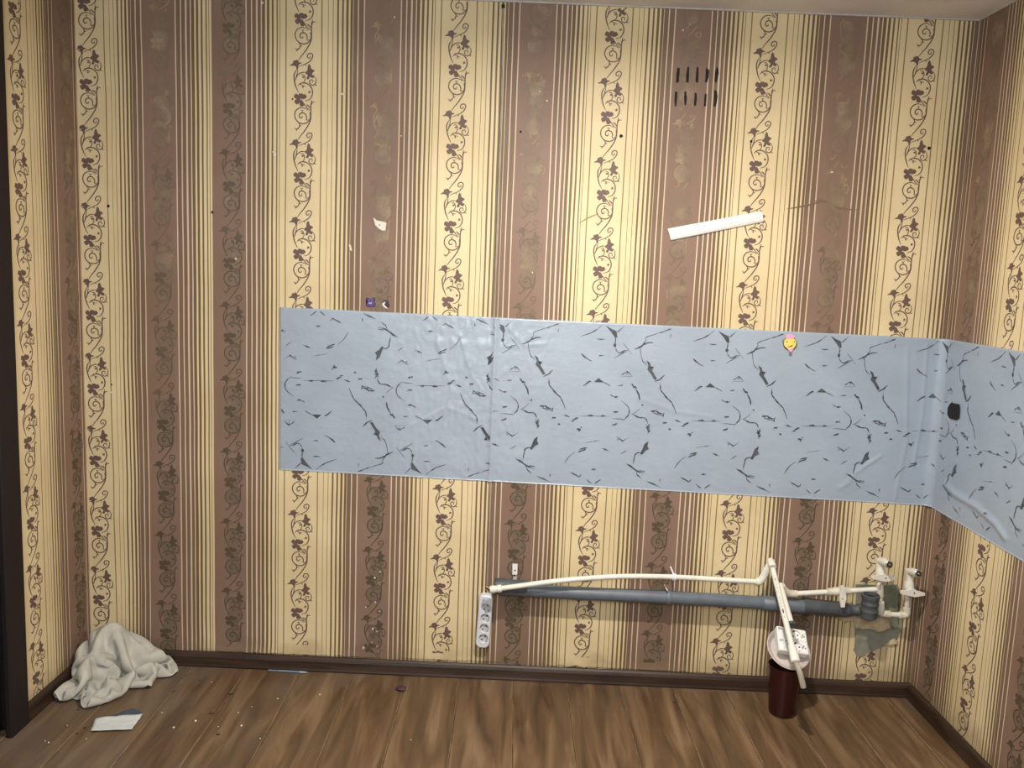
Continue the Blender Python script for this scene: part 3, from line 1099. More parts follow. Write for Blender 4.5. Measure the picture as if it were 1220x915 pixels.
M_FLAP = plain('torn_wallpaper_backing', (.50, .40, .25), .8, noise_amt=.3, scale=40)
def flap(name, pts, mat, parent, amp=.012, nx=22, ny=7, seed=0):
    """crumpled strip between two pixel polylines (top, bottom)"""
    top, bot = pts
    def lp(P, t):
        k = t*(len(P)-1); i = min(int(k), len(P)-2); f = k-i
        return (P[i][0]*(1-f)+P[i+1][0]*f, P[i][1]*(1-f)+P[i+1][1]*f)
    V, Fs = [], []
    for i in range(nx+1):
        a, b_ = lp(top, i/nx), lp(bot, i/nx)
        for j in range(ny+1):
            t = j/ny
            x, y = a[0]*(1-t)+b_[0]*t, a[1]*(1-t)+b_[1]*t
            y += 1.6*noise.noise(Vector((i*.9, j*.7, seed)))*t
            h = .002 + amp*t*(.45+.9*abs(noise.noise(Vector((i*.55, j*.35, seed+5))))) 
            p = on_plane(*q3(x, y), -h)
            V.append(tuple(p))
    for i in range(nx):
        for j in range(ny):
            k = i*(ny+1)+j
            Fs.append((k, k+1, k+ny+2, k+ny+1))
    o = from_data(name, V, Fs, mat, parent, True)
    sd = o.modifiers.new('thick', 'SOLIDIFY'); sd.thickness = .0009; sd.offset = 1
    return o
flap('torn_paper', ([(690,420),(740,440),(800,455),(860,430),(900,400)], [(705,500),(750,510),(800,505),(850,530),(925,505)]), M_FLAP, wall_back, .022)
flap('torn_paper', ([(560,425),(620,430),(690,430),(710,440)], [(600,440),(640,470),(690,455),(712,470)]), M_FLAP, wall_back, .010, seed=3)
flap('torn_paper', ([(880,600),(920,575),(940,560)], [(900,606),(950,600),(968,585)]), M_FLAP, wall_back, .008, 8, 4, 7)
# loosened paper edge above the baseboard
def hem(px0, px1, py0, py1, amp, seed):
    V, Fs = [], []
    nx = int((px1-px0)/4)
    for i in range(nx+1):
        t = i/nx
        x = px0+(px1-px0)*t
        yb = py0+(py1-py0)*t
        for j in range(6):
            u = j/5
            lift = amp*.55*u*u*(.4+abs(noise.noise(Vector((x*.06, seed, 0))))*1.6)
            lift *= min(1, 5*t, 5*(1-t))
            p = on_plane(x, yb-11*(1-u)+1.5*noise.noise(Vector((x*.11, seed, 2)))*u, -.0008-lift)
            V.append(tuple(p))
    for i in range(nx):
        for j in range(5):
            k = i*6+j
            Fs.append((k, k+1, k+7, k+6))
    return from_data('loose_paper_edge', V, Fs, MW['back'], wall_back, True)
hem(225, 455, 774, 783.5, .012, 1)
hem(470, 600, 783.5, 789, .008, 4)
hem(640, 860, 791.5, 802, .010, 9)

# ------------------------------------------------------------------ grey drain pipe
dp = empty('drain_pipe', on_plane(800, 712, -.045), 'thick grey plastic drain pipe running low along the back wall', 'pipe')
g = lambda x, y, d=-.045: on_plane(x, y, d)
tube('pipe', [g(596, 701), g(700, 707.5), g(793, 711.5), g(880, 716.5), g(962, 722)], .0245, M_GREY, dp, 20)
collar('pipe_end', g(589, 698), g(628, 700.5), [(0, .024), (.02, .0285), (.12, .030), (.3, .030), (.34, .028), (.9, .028), (1, .0255)], M_GREYD, dp)
collar('coupling', g(908, 718.3), g(1000, 726), [(0, .0255), (.01, .0275), (.5, .0275), (.53, .029), (.56, .0275), (.9, .0275), (1, .026)], M_GREY, dp)
collar('coupling', g(956, 721.5), g(1016, 727.5), [(0, .0285), (.02, .0315), (.13, .0315), (.18, .029), (.8, .029), (.9, .026), (1, .019)], M_GREYD, dp)
# upright open socket
bm = bmesh.new()
c0, c1 = g(1034.7, 737, -.098), g(1034.7, 708, -.098)
c1 = Vector((c0.x, c0.y, c1.z))
hgt = c1.z-c0.z
prof = [(0.0, 0), (.022, 0), (.028, .006), (.0285, .026), (.0305, .030), (.0305, .033), (.0285, .037), (.0285, .052), (.031, .056), (.031, .060), (.0285, .064), (.0285, hgt-.020), (.032, hgt-.014), (.032, hgt), (.026, hgt), (.025, hgt-.012), (.025, .01), (0, .01)]
rings = []
for r_, z_ in prof:
    rings.append([bm.verts.new((c0.x+max(r_, 1e-4)*math.cos(2*PI*k/24), c0.y+max(r_, 1e-4)*math.sin(2*PI*k/24), c0.z+z_)) for k in range(24)])
for r0, r1 in zip(rings, rings[1:]):
    for k in range(24):
        bm.faces.new((r0[k], r0[(k+1) % 24], r1[(k+1) % 24], r1[k]))
o = from_bm('upright_socket', bm, M_GREYD, dp, True); sharpen(o, 35)
o = disc('socket_inner_shade', (c0.x, c0.y, c0.z+hgt-.012), (0, 0, 1), .0252, M_BLACK, dp, .001, 24, 0)  # black disc paints the shade inside the open socket
tube('pipe_stub', smooth_path([g(1008, 726.5, -.046), g(1020, 727, -.05), g(1029, 727, -.066), g(1033, 727, -.09)], 4), .020, M_GREYD, dp)
collar('clamp', g(793.5, 711.5), g(798.5, 711.8), [(0, .0275), (.1, .0285), (.9, .0285), (1, .0275)], M_GREY, dp)
o = tube('clamp_tail', [on_plane(795.5, 704, -.066), on_plane(793.5, 700.5, -.055), on_plane(791.5, 697, -.02)], .0028, M_PPD, dp, 6)
o = empty('pipe_hanger', on_plane(613, 680, 0), 'small white metal hanger plate screwed above left end of the drain pipe', 'bracket')
pa = [(610.6,671.5),(616.6,671.7),(616.2,684.5),(610.4,684.3)]
plate('hanger_plate', [on_plane(x, y, -.001) for x, y in pa], (0, -1, 0), .0022, M_PVC, o)
disc('screw', on_plane(613.6, 679.5, -.0032), (0, -1, 0), .0032, M_BLACK, o, .0016)
plate('strap', [on_plane(x, y, -.001) for x, y in [(611.5,685),(615.5,685),(615.5,692),(611.5,692)]], (0, -1, 0), .0014, M_PPD, o)
disc('screw', on_plane(613.2, 685.5, -.0025), (0, -1, 0), .004, M_BLACK, o, .0022)

# ------------------------------------------------------------------ white water pipe with the long arm
wp = empty('water_pipe', on_plane(700, 690, -.08), 'long bowed white water pipe above the grey drain, its arm reaching forward', 'pipe')
run = [(597,701,-.086),(620,698,-.086),(645,694.5,-.086),(680,690.5,-.084),(700,689,-.082),(730,687.2,-.080),(760,686.6,-.078),(803,687.5,-.074),(850,690,-.070),(900,693,-.066)]
tube('pipe', smooth_path([on_plane(*p) for p in run], 4), .0095, M_PP, wp)
collar('end_cap', on_plane(583.5, 702.5, -.086), on_plane(598, 701, -.086), [(0, .006), (.03, .0135), (.4, .0145), (.45, .0125), (.6, .0125), (.65, .0145), (.97, .014), (1, .0095)], M_PP, wp)
tube('brass_plug', [on_plane(579, 699, -.080), on_plane(584, 702, -.086)], .007, plain('dull_brass', (.22, .15, .07), .4, .8), wp)
box_c = on_plane(803, 687.5, -.074)
collar('clip', on_plane(800.5, 687.3, -.074), on_plane(805.5, 687.6, -.074), [(0, .012), (.1, .0135), (.9, .0135), (1, .012)], M_PVC, wp)
tube('clip_peg', [box_c + Vector((0, .01, .006)), box_c + Vector((0, .072, .012))], .004, M_PVC, wp, 8)
e0, e1, e2 = on_plane(900, 693, -.066), on_plane(908, 690, -.067), on_plane(918, 669, -.072)
tube('elbow', smooth_path([e0, on_plane(905, 692.8, -.066), e1.lerp(e2, .12), e1.lerp(e2, .35), e1.lerp(e2, .6)], 4), .0135, M_PP, wp)
tube('elbow', smooth_path([e1.lerp(e2, .55), e1.lerp(e2, .8), e2, on_plane(919.5, 672, -.095), on_plane(920.5, 676, -.11)], 4), [.0115]*6+[.014]*11, M_PP, wp)
tip = on_plane(946.5, 783, -.40)
arm0 = on_plane(919.3, 672, -.085)
tube('arm_pipe', [arm0, tip], .0098, M_PP, wp)
ad = (tip-arm0).normalized()
collar('coupling', tip-ad*.045, tip+ad*.02, [(0, .010), (.05, .0135), (.5, .0145), (.55, .0155), (.95, .0155), (1, .012)], M_PP, wp)
dn = on_plane(957, 818, -.40)
tube('spout', smooth_path([tip+ad*.015, tip.lerp(dn, .45)+Vector((0, -.012, 0)), dn], 5), .0095, M_PPD, wp)
# faint stamped lettering reduced to ticks, and one dark mark
M_TICK = plain('grey_print', (.30, .29, .27), .6)
bm = bmesh.new()
a_, b_ = frame(ad)
side_n = (CAM-arm0.lerp(tip, .5)).normalized()
side_n = (side_n - ad*side_n.dot(ad)).normalized()
sd_ = ad.cross(side_n)
t = .16
while t < .62:
    c = arm0.lerp(tip, t) + side_n*.0099
    w_ = random.uniform(.001, .0022)
    l_ = random.uniform(.0012, .003)
    vv = [bm.verts.new(c + ad*l_*i + sd_*w_*j) for i, j in ((-1,-1),(1,-1),(1,1),(-1,1))]
    bm.faces.new(vv)
    t += random.uniform(.014, .03)
o = from_bm('pipe_print', bm, M_TICK, wp); o['kind'] = 'stuff'
c = arm0.lerp(tip, .545) + side_n*.0096
plate('dark_mark', [c + ad*i*.007 + sd_*j*.0022 for i, j in ((-1,-1),(1,-1),(1,1),(-1,1))], side_n, .0006, M_BLACK, wp)

# ------------------------------------------------------------------ branch with the ball valves
wb = empty('valve_branch', on_plane(1010, 705, -.06), 'off-white pipe branch with three shut-off valves at right by the bare plaster', 'pipe')
D = -.060
P_ = lambda x, y, d=D: on_plane(x, y, d)
tube('pipe', [P_(944, 707.5), P_(1046, 702.0)], .0095, M_PP, wb)
tube('elbow', smooth_path([P_(931, 698, -.075), P_(934, 702, -.068), P_(940, 706.8, -.062), P_(949, 707.4)], 5), .0135, M_PPD, wb)
end2 = P_(942.5, 742, -.22)
tube('arm_pipe', [P_(929.5, 696, -.072), end2], .0098, M_PP, wb)
collar('gasket', end2, end2 + (end2-P_(929.5, 696, -.072)).normalized()*.012, [(0, .0125), (.1, .0145), (.9, .0145), (1, .012)], M_GREYD, wb)
# first valve, handle hanging down
collar('valve_body', P_(985, 705.2), P_(1013, 703.8), [(0, .010), (.02, .0135), (.25, .0135), (.3, .0165), (.7, .0165), (.75, .0135), (.98, .0135), (1, .010)], M_PPD, wb)
def handle(pts, d, th, par):
    o = plate('valve_handle', [on_plane(x, y, d) for x, y in pts], (0, -1, 0), th, M_PP, par)
    md = o.modifiers.new('round', 'BEVEL'); md.width = .0015; md.segments = 2; md.limit_method = 'ANGLE'
    return o
tube('valve_stem', [P_(1003, 702, -.06), P_(1003, 702, -.088)], .009, M_PPD, wb, 12)
q4 = lambda x, y: (990+x/10.17, 655+y/10.17)
handle([q4(*p) for p in [(112,450),(122,430),(150,430),(163,450),(172,500),(180,590),(165,640),(160,690),(115,692),(108,640),(98,590),(108,500)]], -.088, .006, wb)
disc('screw', on_plane(*q4(140, 596), -.0942), (0, -1, 0), .0022, M_BLACK, wb, .0006)
# vertical with couplings
tube('pipe', [P_(1047.6, 668, -.062), P_(1049.5, 731)], .0095, M_PPD, wb)
collar('tee', P_(1048, 696), P_(1048.5, 711), [(0, .011), (.05, .0135), (.95, .0135), (1, .011)], M_PPD, wb)
tube('pipe_clip', [P_(1046.5, 699, -.075), P_(1046.6, 696, -.080), P_(1047.8, 694.5, -.074)], .006, M_PP, wb, 10)
collar('coupling', P_(1048.9, 716.5), P_(1049.2, 727), [(0, .0105), (.03, .0135), (.97, .0135), (1, .0105)], M_PP, wb)
tube('elbow', smooth_path([P_(1049.2, 724), P_(1049.6, 729.5), P_(1052, 731.3), P_(1060, 731.8)], 4), .0132, M_PPD, wb)
tube('pipe', [P_(1056, 731.7), P_(1076, 733)], .0095, M_PP, wb)
tube('elbow', smooth_path([P_(1071, 732.8), P_(1077, 733), P_(1080.2, 730.5), P_(1080.4, 724)], 4), .0135, M_PPD, wb)
tube('pipe', [P_(1080.4, 728), P_(1082, 678, -.062)], .0095, M_PPD, wb)
def outlet(base, mid, tipp, dtip):
    b0, m0 = P_(*base), P_(*mid)
    t0 = on_plane(*tipp, dtip)
    collar('valve_body', b0, m0, [(0, .011), (.04, .0175), (.2, .0185), (.45, .0165), (.6, .014), (1, .0135)], M_PP, wb)
    tube('elbow', smooth_path([b0.lerp(m0, .75), m0, m0.lerp(t0, .35)+Vector((0, 0, .004)), t0], 5), .0145, M_PP, wb)
    dd = (t0-m0).normalized()
    collar('thread_ring', t0-dd*.004, t0+dd*.0035, [(0, .0135), (.2, .0138), (.8, .0138), (1, .0118)], M_CHROME, wb)
    collar('outlet_hole', t0+dd*.0036, t0+dd*.0042, [(0, .0098), (1, .0096)], M_BLACK, wb)
    collar('chrome_pin', t0+dd*.0042, t0+dd*.007, [(0, .0045), (.6, .0042), (1, .002)], M_CHROME, wb)
outlet((1049, 687), (1048.5, 669), (1059.3, 672.6), -.125)
outlet((1083, 702), (1083.5, 682), (1094, 683.6), -.125)
handle([q4(*p) for p in [(480,315),(540,308),(600,300),(640,290),(680,305),(770,318),(780,345),(730,362),(690,378),(640,378),(600,370),(520,348),(484,335)]], -.080, .008, wb)
handle([q4(*p) for p in [(832,490),(900,488),(955,472),(1000,468),(1040,492),(1130,515),(1128,545),(1050,560),(1000,565),(950,552),(890,540),(834,522)]], -.080, .008, wb)
disc('screw', on_plane(*q4(665, 345), -.0882), (0, -1, 0), .0028, M_BLACK, wb, .0006)
disc('screw', on_plane(*q4(1010, 527), -.0882), (0, -1, 0), .0028, M_BLACK, wb, .0006)

# ------------------------------------------------------------------ socket strip hanging on the wall
M_HOLE = plain('socket_hole_dark', (.02, .018, .016), .7)
M_STRIP = plain('white_socket_plastic', (.66, .68, .72), .35, noise_amt=.06)
M_RECESS = plain('socket_recess_plastic', (.50, .51, .52), .4, noise_amt=.1)
def socket_unit(M, r, ang, par, plastic):
    """recess floor, two pin holes and two earth clips, placed by matrix M (local z out of the face)"""
    parts = []
    def cyl(name, x, y, rad, z0, z1, mat, n=20):
        bm = bmesh.new()
        bot = [bm.verts.new(M @ Vector((x+rad*math.cos(2*PI*k/n), y+rad*math.sin(2*PI*k/n), z0))) for k in range(n)]
        top = [bm.verts.new(M @ Vector((x+rad*math.cos(2*PI*k/n), y+rad*math.sin(2*PI*k/n), z1))) for k in range(n)]
        bm.faces.new(bot[::-1]); bm.faces.new(top)
        for k in range(n):
            bm.faces.new((bot[k], bot[(k+1) % n], top[(k+1) % n], top[k]))
        return from_bm(name, bm, mat, par)
    so = cyl('socket', 0, 0, r*.985, -.0098, -.0085, plastic)
    for s_ in (-1, 1):
        h = cyl('pin_hole', s_*.0095*math.cos(ang), s_*.0095*math.sin(ang), .0031, -.0084, -.0079, M_HOLE, 12)
        h.parent = so; h.matrix_parent_inverse = Matrix.Identity(4)
        a2 = ang+PI/2
        bm = bmesh.new()
        add_box(bm, (-.002, -.0032, -.0085), (.002, .0032, -.002))
        R2 = Matrix.Rotation(a2, 4, 'Z')
        for v in bm.verts:
            v.co = M @ (R2 @ (Vector((s_*(r*.9), 0, 0)) + v.co))
        ec = from_bm('earth_clip', bm, M_HOLE if s_ > 0 else M_CHROME, par)
        ec.parent = so; ec.matrix_parent_inverse = Matrix.Identity(4)
    return so
def cutter(M, x, y, r, depth):
    bm = bmesh.new()
    bmesh.ops.create_cone(bm, cap_ends=True, segments=28, radius1=r*.93, radius2=r, depth=depth*2)
    bm.transform(M @ Matrix.Translation((x, y, 0)))
    return from_bm('cutter', bm, M_PVC)
top_, bot_ = on_plane(579.8, 705.5, 0), on_plane(574.8, 768, 0)
ax = (top_-bot_).normalized()
Ls = (top_-bot_).length
ctr = (top_+bot_)/2
xx = ax.cross(Vector((0, -1, 0))).normalized()
if xx.x < 0: xx = -xx
Wd = .054
Ms = Matrix((xx, ax, xx.cross(ax))).transposed().to_4x4()
if (xx.cross(ax)).y > 0:
    Ms = Matrix((xx, ax, -(xx.cross(ax)))).transposed().to_4x4()
Ms.translation = ctr + Vector((0, -.034, 0))
e = empty('socket_strip', ctr + Vector((0, -.01, 0)), 'white four-way socket strip hanging upright on the wall under the pipe end', 'power strip')
bm = bmesh.new()
n_ = 10
outl = []
rc = .020
for cx_, cy_, a0 in ((Wd/2-rc, Ls/2-rc, 0), (-Wd/2+rc, Ls/2-rc, PI/2), (-Wd/2+rc, -Ls/2+rc, PI), (Wd/2-rc, -Ls/2+rc, 1.5*PI)):
    for k in range(n_+1):
        a = a0 + PI/2*k/n_
        outl.append((cx_+rc*math.cos(a), cy_+rc*math.sin(a)))
rings = []
for z_, k_ in ((-.034, .97), (-.032, 1), (-.010, 1), (-.003, .95), (0, .86)):
    rings.append([bm.verts.new(Ms @ Vector((x*(1-(1-k_)*1.0), y*(1-(1-k_)*.35), z_))) for x, y in outl])
for r0, r1 in zip(rings, rings[1:]):
    for k in range(len(outl)):
        kk = (k+1) % len(outl)
        bm.faces.new((r0[k], r0[kk], r1[kk], r1[k]))
bm.faces.new(rings[0][::-1]); bm.faces.new(rings[-1])
body = from_bm('body', bm, M_STRIP, e)
ys = [.056, .0155, -.025, -.0655]
bpy.context.view_layer.update()
cut(body, [cutter(Ms, 0.002, y_, .0187, .010) for y_ in ys])
for y_ in ys:
    socket_unit(Ms @ Matrix.Translation((.002, y_, 0)), .0185, math.radians(48), e, M_RECESS)

# ------------------------------------------------------------------ dark red bucket with its white lid, and the socket block resting on it
M_RED = plain('dark_red_plastic', (.030, .004, .004), .3, noise_amt=.2)
M_LID = plain('pinkish_white_plastic', (.60, .53, .49), .4)
bc = on_floor(934, 836, fz(2.5))
bc.y = -.175
bc.x = 2.612
zf = fz(bc.x)
e = empty('bucket', (bc.x, bc.y, zf+.0005), 'dark red plastic bucket standing on the floor beneath the white pipe arm', 'bucket')
HB = .185
bm = bmesh.new()
prof = [(.0002, 0), (.043, 0), (.046, .004), (.048, .02), (.057, HB-.012), (.060, HB-.012), (.0605, HB), (.057, HB), (.055, HB-.004), (.044, .006), (.0002, .005)]
def lathe(bm, prof, c, n=32):
    rings = [[bm.verts.new((c[0]+r*math.cos(2*PI*k/n), c[1]+r*math.sin(2*PI*k/n), c[2]+z)) for k in range(n)] for r, z in prof]
    for r0, r1 in zip(rings, rings[1:]):
        for k in range(n):
            bm.faces.new((r0[k], r0[(k+1) % n], r1[(k+1) % n], r1[k]))
lathe(bm, prof, (bc.x, bc.y, zf+.0005))
o = from_bm('body', bm, M_RED, e, True); sharpen(o, 35)
# tilted socket block: its face points forward and up
Yb = -.19
c00, c10, c11, c01 = on_plane(922.5, 744, Yb+.045), on_plane(958.5, 751, Yb+.045), on_plane(966.5, 780, Yb-.03), on_plane(931, 775, Yb-.03)
ctr = (c00+c10+c11+c01)/4
xx = ((c10+c11)-(c00+c01)).normalized()
yy = ((c00+c10)-(c01+c11))
yy = (yy-xx*yy.dot(xx)).normalized()
zz = xx.cross(yy)
if zz.y > 0: zz = -zz; 
Mb = Matrix((xx, yy, zz)).transposed().to_4x4()
Mb.translation = ctr
BW = ((c10+c11)-(c00+c01)).length/2
BH = ((c00+c10)-(c01+c11)).length/2
e = empty('socket_block', ctr - zz*.02, 'white double socket block with open side tray propped on the lid behind pipe arm', 'power strip')
bm = bmesh.new()
ske = .0
add_box(bm, (-BW/2, -BH/2, -.030), (BW/2, BH/2, 0), .006, 3)
bm.transform(Mb)
body = from_bm('body', bm, M_PVC, e)
bpy.context.view_layer.update()
xs = BW*.14
cts = [cutter(Mb, xs, BH*.24, .0185, .010), cutter(Mb, xs, -BH*.24, .0185, .010)]
for (x0, x1, y0, y1) in ((-BW*.45, -BW*.30, BH*.04, BH*.43), (-BW*.27, -BW*.12, BH*.04, BH*.43), (-BW*.45, -BW*.30, -BH*.43, -BH*.04), (-BW*.27, -BW*.12, -BH*.43, -BH*.04)):
    bm = bmesh.new()
    add_box(bm, (x0, y0, -.012), (x1, y1, .01))
    bm.transform(Mb)
    cts.append(from_bm('cutter', bm, M_PVC))
cut(body, cts)
for s_ in (1, -1):
    socket_unit(Mb @ Matrix.Translation((xs, s_*BH*.24, 0)), .0183, math.radians(20), e, M_PVC)
for (hx, hy) in ((.36, .26), (.40, .20), (.33, .17), (.34, -.20), (.39, -.27), (.30, -.26)):
    bm = bmesh.new()
    add_box(bm, (BW*hx-.0018, BH*hy-.0028, -.0004), (BW*hx+.0018, BH*hy+.0028, .0004))
    bm.transform(Mb)
    from_bm('slot', bm, M_HOLE, e)
bm = bmesh.new()
add_box(bm, (-BW*.02, -BH*.008, -.0002), (BW*.47, BH*.008, .0010))
bm.transform(Mb)
from_bm('rib', bm, M_STRIP, e)
# shallow round lid leaning on the bucket rim, the block lies on it
lc = ctr - zz*.052 - yy*.018 - xx*.004
Ml = Mb.copy(); Ml.translation = lc
bm = bmesh.new()
lathe(bm, [(.0002, 0), (.064, 0), (.074, .010), (.079, .012), (.080, .016), (.077, .019), (.072, .014), (.062, .004), (.0002, .004)], (0, 0, 0), 40)
bm.transform(Ml)
o = from_bm('lid', bm, M_LID, None, True); sharpen(o, 40)
tag(o, 'round pinkish-white lid leaning on the dark red bucket behind the socket block', 'lid')
# ------------------------------------------------------------------ small litter on the floor
M_PAPER = plain('white_paper', (.62, .66, .66), .7, noise_amt=.08)
M_BLUE = plain('blue_paper', (.055, .085, .12), .6)
def sheet(name, pts, mat, z, amp, label, cat, seed):
    P = [on_floor(x, y, z) for x, y in pts]
    V, Fs = [], []
    n_ = 14
    for i in range(n_+1):
        for j in range(n_+1):
            u, v = i/n_, j/n_
            p = P[0]*(1-u)*(1-v)+P[1]*u*(1-v)+P[2]*u*v+P[3]*(1-u)*v
            h = amp*abs(noise.noise(Vector((u*3, v*2.4, seed)))) + amp*.6*(u-.5)**2*4*.5
            V.append((p.x, p.y, fz(p.x)+z-.018+.0008+h))
    for i in range(n_):
        for j in range(n_):
            k = i*(n_+1)+j
            Fs.append((k, k+n_+1, k+n_+2, k+1))
    o = from_data(name, V, Fs, mat, None, True)
    sd = o.modifiers.new('thick', 'SOLIDIFY'); sd.thickness = .0006; sd.offset = 1
    return tag(o, label, cat)
sheet('paper_scrap', [(124,855.5),(158,843.5),(170,849.5),(160,856)], M_BLUE, .0185, .003, 'small blue paper scrap partly under the white paper on floor at left', 'paper', 2)
sheet('paper_scrap', [(108,871),(114,856),(170.5,850.5),(157,869)], M_PAPER, .0225, .006, 'crumpled white paper scrap lying on the floor below the cloth heap', 'paper', 5)
# pen against the baseboard
pe0, pe1 = on_floor(320, 798, .02), on_floor(367, 800, .018)
pe0.y = pe1.y = -.031
pe0 = Vector((pe0.x, -.032, fz(pe0.x)+.0045)); pe1 = Vector((pe1.x, -.036, fz(pe1.x)+.0045))
e = empty('pen', (pe0+pe1)/2 - Vector((0, 0, .004)), 'slim blue pen lying along the back baseboard', 'pen')
dd = pe1-pe0
tube('barrel', [pe0, pe0+dd*.8], .0040, plain('pale_blue_pen', (.16, .23, .30), .3), e, 10)
tube('tip', [pe0+dd*.8, pe0+dd*.93, pe1], [.0042, .0036, .001], plain('grey_pen_tip', (.35, .37, .4), .3), e, 10)
tube('pen_clip', [pe0+dd*.02+Vector((0, -.002, .0045)), pe0+dd*.26+Vector((0, -.002, .0047))], .0009, plain('blue_pen_clip', (.03, .06, .2), .4), e, 6)
# candy wrapper
wc = on_floor(478, 822, .012)
bm = bmesh.new()
bmesh.ops.create_icosphere(bm, subdivisions=2, radius=1)
for v in bm.verts:
    k = 1+.45*noise.noise(v.co*1.9)
    v.co = Vector((v.co.x*.020*k, v.co.y*.014*k, v.co.z*.007*k))
mz = min(v.co.z for v in bm.verts)
for v in bm.verts:
    v.co += Vector((wc.x, wc.y, fz(wc.x)-mz+.0003))
o = from_bm('wrapper', bm, plain('purple_wrapper', (.07, .025, .045), .35, noise_amt=.4, scale=90))
tag(o, 'crumpled dark purple wrapper on the floorboards near the back wall', 'wrapper')
# plaster crumbs
CRUMB_LABELS = [
    'white plaster crumb nearest the foot of the dark door casing',
    'smallest white speck just left of the crumb by the door casing',
    'white speck on the floor left of the white paper scrap',
    'white speck on the floor just below the left tip of the white paper',
    'bright white crumb on the floor right of the white paper scrap',
    'largest white crumb on the floor between paper scrap and picture middle, lower left',
    'white crumb two finger widths right of the largest crumb on the left floor',
    'white crumb close to the bottom picture edge right of the paper scraps',
    'faint white speck above the pair of crumbs on the left floor',
    'white crumb on the floor below the blue pen',
    'white crumb just above and right of the blue paper scrap',
    'tiny speck touching the lowest crumb near the bottom edge',
    'lone white crumb on the middle floor below the purple wrapper',
    'pale speck on the floor between the pen and the purple wrapper',
    'white speck between the largest crumb and its right neighbour',
    'white crumb nearest the back baseboard, right of the towel',
    'white speck on the left floor midway between towel and wrapper']
CHIP_LABELS = [
    'small dark chip on the floor right under the front of the towel',
    'dark chip on the floor left of the white paper scrap, the lower one',
    'dark sliver just beside the left tip of the white paper scrap',
    'small dark chip on the floor right of the towel tail',
    'long thin dark chip on the floor below and left of the pen',
    'dark chip on the floor just in front of the towel tail',
    'dark chip nearest the bottom edge right of the paper scraps',
    'dark chip on the floor boards left of the dark red bucket',
    'long dark smear-like chip in the middle of the left floor']
crumbs = [(58,886,4),(54,884,2.5),(80,865.5,3),(103,881,2.5),(207,867.5,4.5),(233,859.5,5),(288,865,5),(310,880,3.5),(284,849,3),(331,833,4.5),(193,850,3.5),(310,880,3),(489.5,880.5,3),(381,828,5),(260,866,2.5),(252,813,3),(300,842,2.5)]
for i, (x, y, s_) in enumerate(crumbs):
    p = on_floor(x, y, .015)
    bm = bmesh.new()
    bmesh.ops.create_icosphere(bm, subdivisions=1, radius=s_*.00085)
    for v in bm.verts:
        v.co *= random.uniform(.7, 1.3)
        v.co.z *= .6
    mz = min(v.co.z for v in bm.verts)
    for v in bm.verts:
        v.co += Vector((p.x, p.y, fz(p.x)-mz+.0002))
    o = from_bm('plaster_crumb', bm, M_TORN)
    tag(o, CRUMB_LABELS[i], 'crumb', 'plaster crumbs on the floor')
M_CHIP = plain('dark_chip', (.03, .018, .012), .7)
for i, (x, y, sx_, sy_) in enumerate([(93,846.5,3,3),(92,875,4,5),(101,868,3,6),(238,811,3.5,3),(275,827,9,3),(207,824,4,3),(260,875,6,4),(804,834,4,3),(252,850,10,3)]):
    p = on_floor(x, y, .015)
    bm = bmesh.new()
    bmesh.ops.create_icosphere(bm, subdivisions=1, radius=.0013)
    for v in bm.verts:
        v.co = Vector((v.co.x*sx_, v.co.y*sy_, v.co.z*.9))*random.uniform(.8, 1.2)
    mz = min(v.co.z for v in bm.verts)
    for v in bm.verts:
        v.co += Vector((p.x, p.y, fz(p.x)-mz+.0002))
    o = from_bm('dirt_chip', bm, M_CHIP)
    tag(o, CHIP_LABELS[i], 'dirt chip', 'dark dirt chips on the floor')

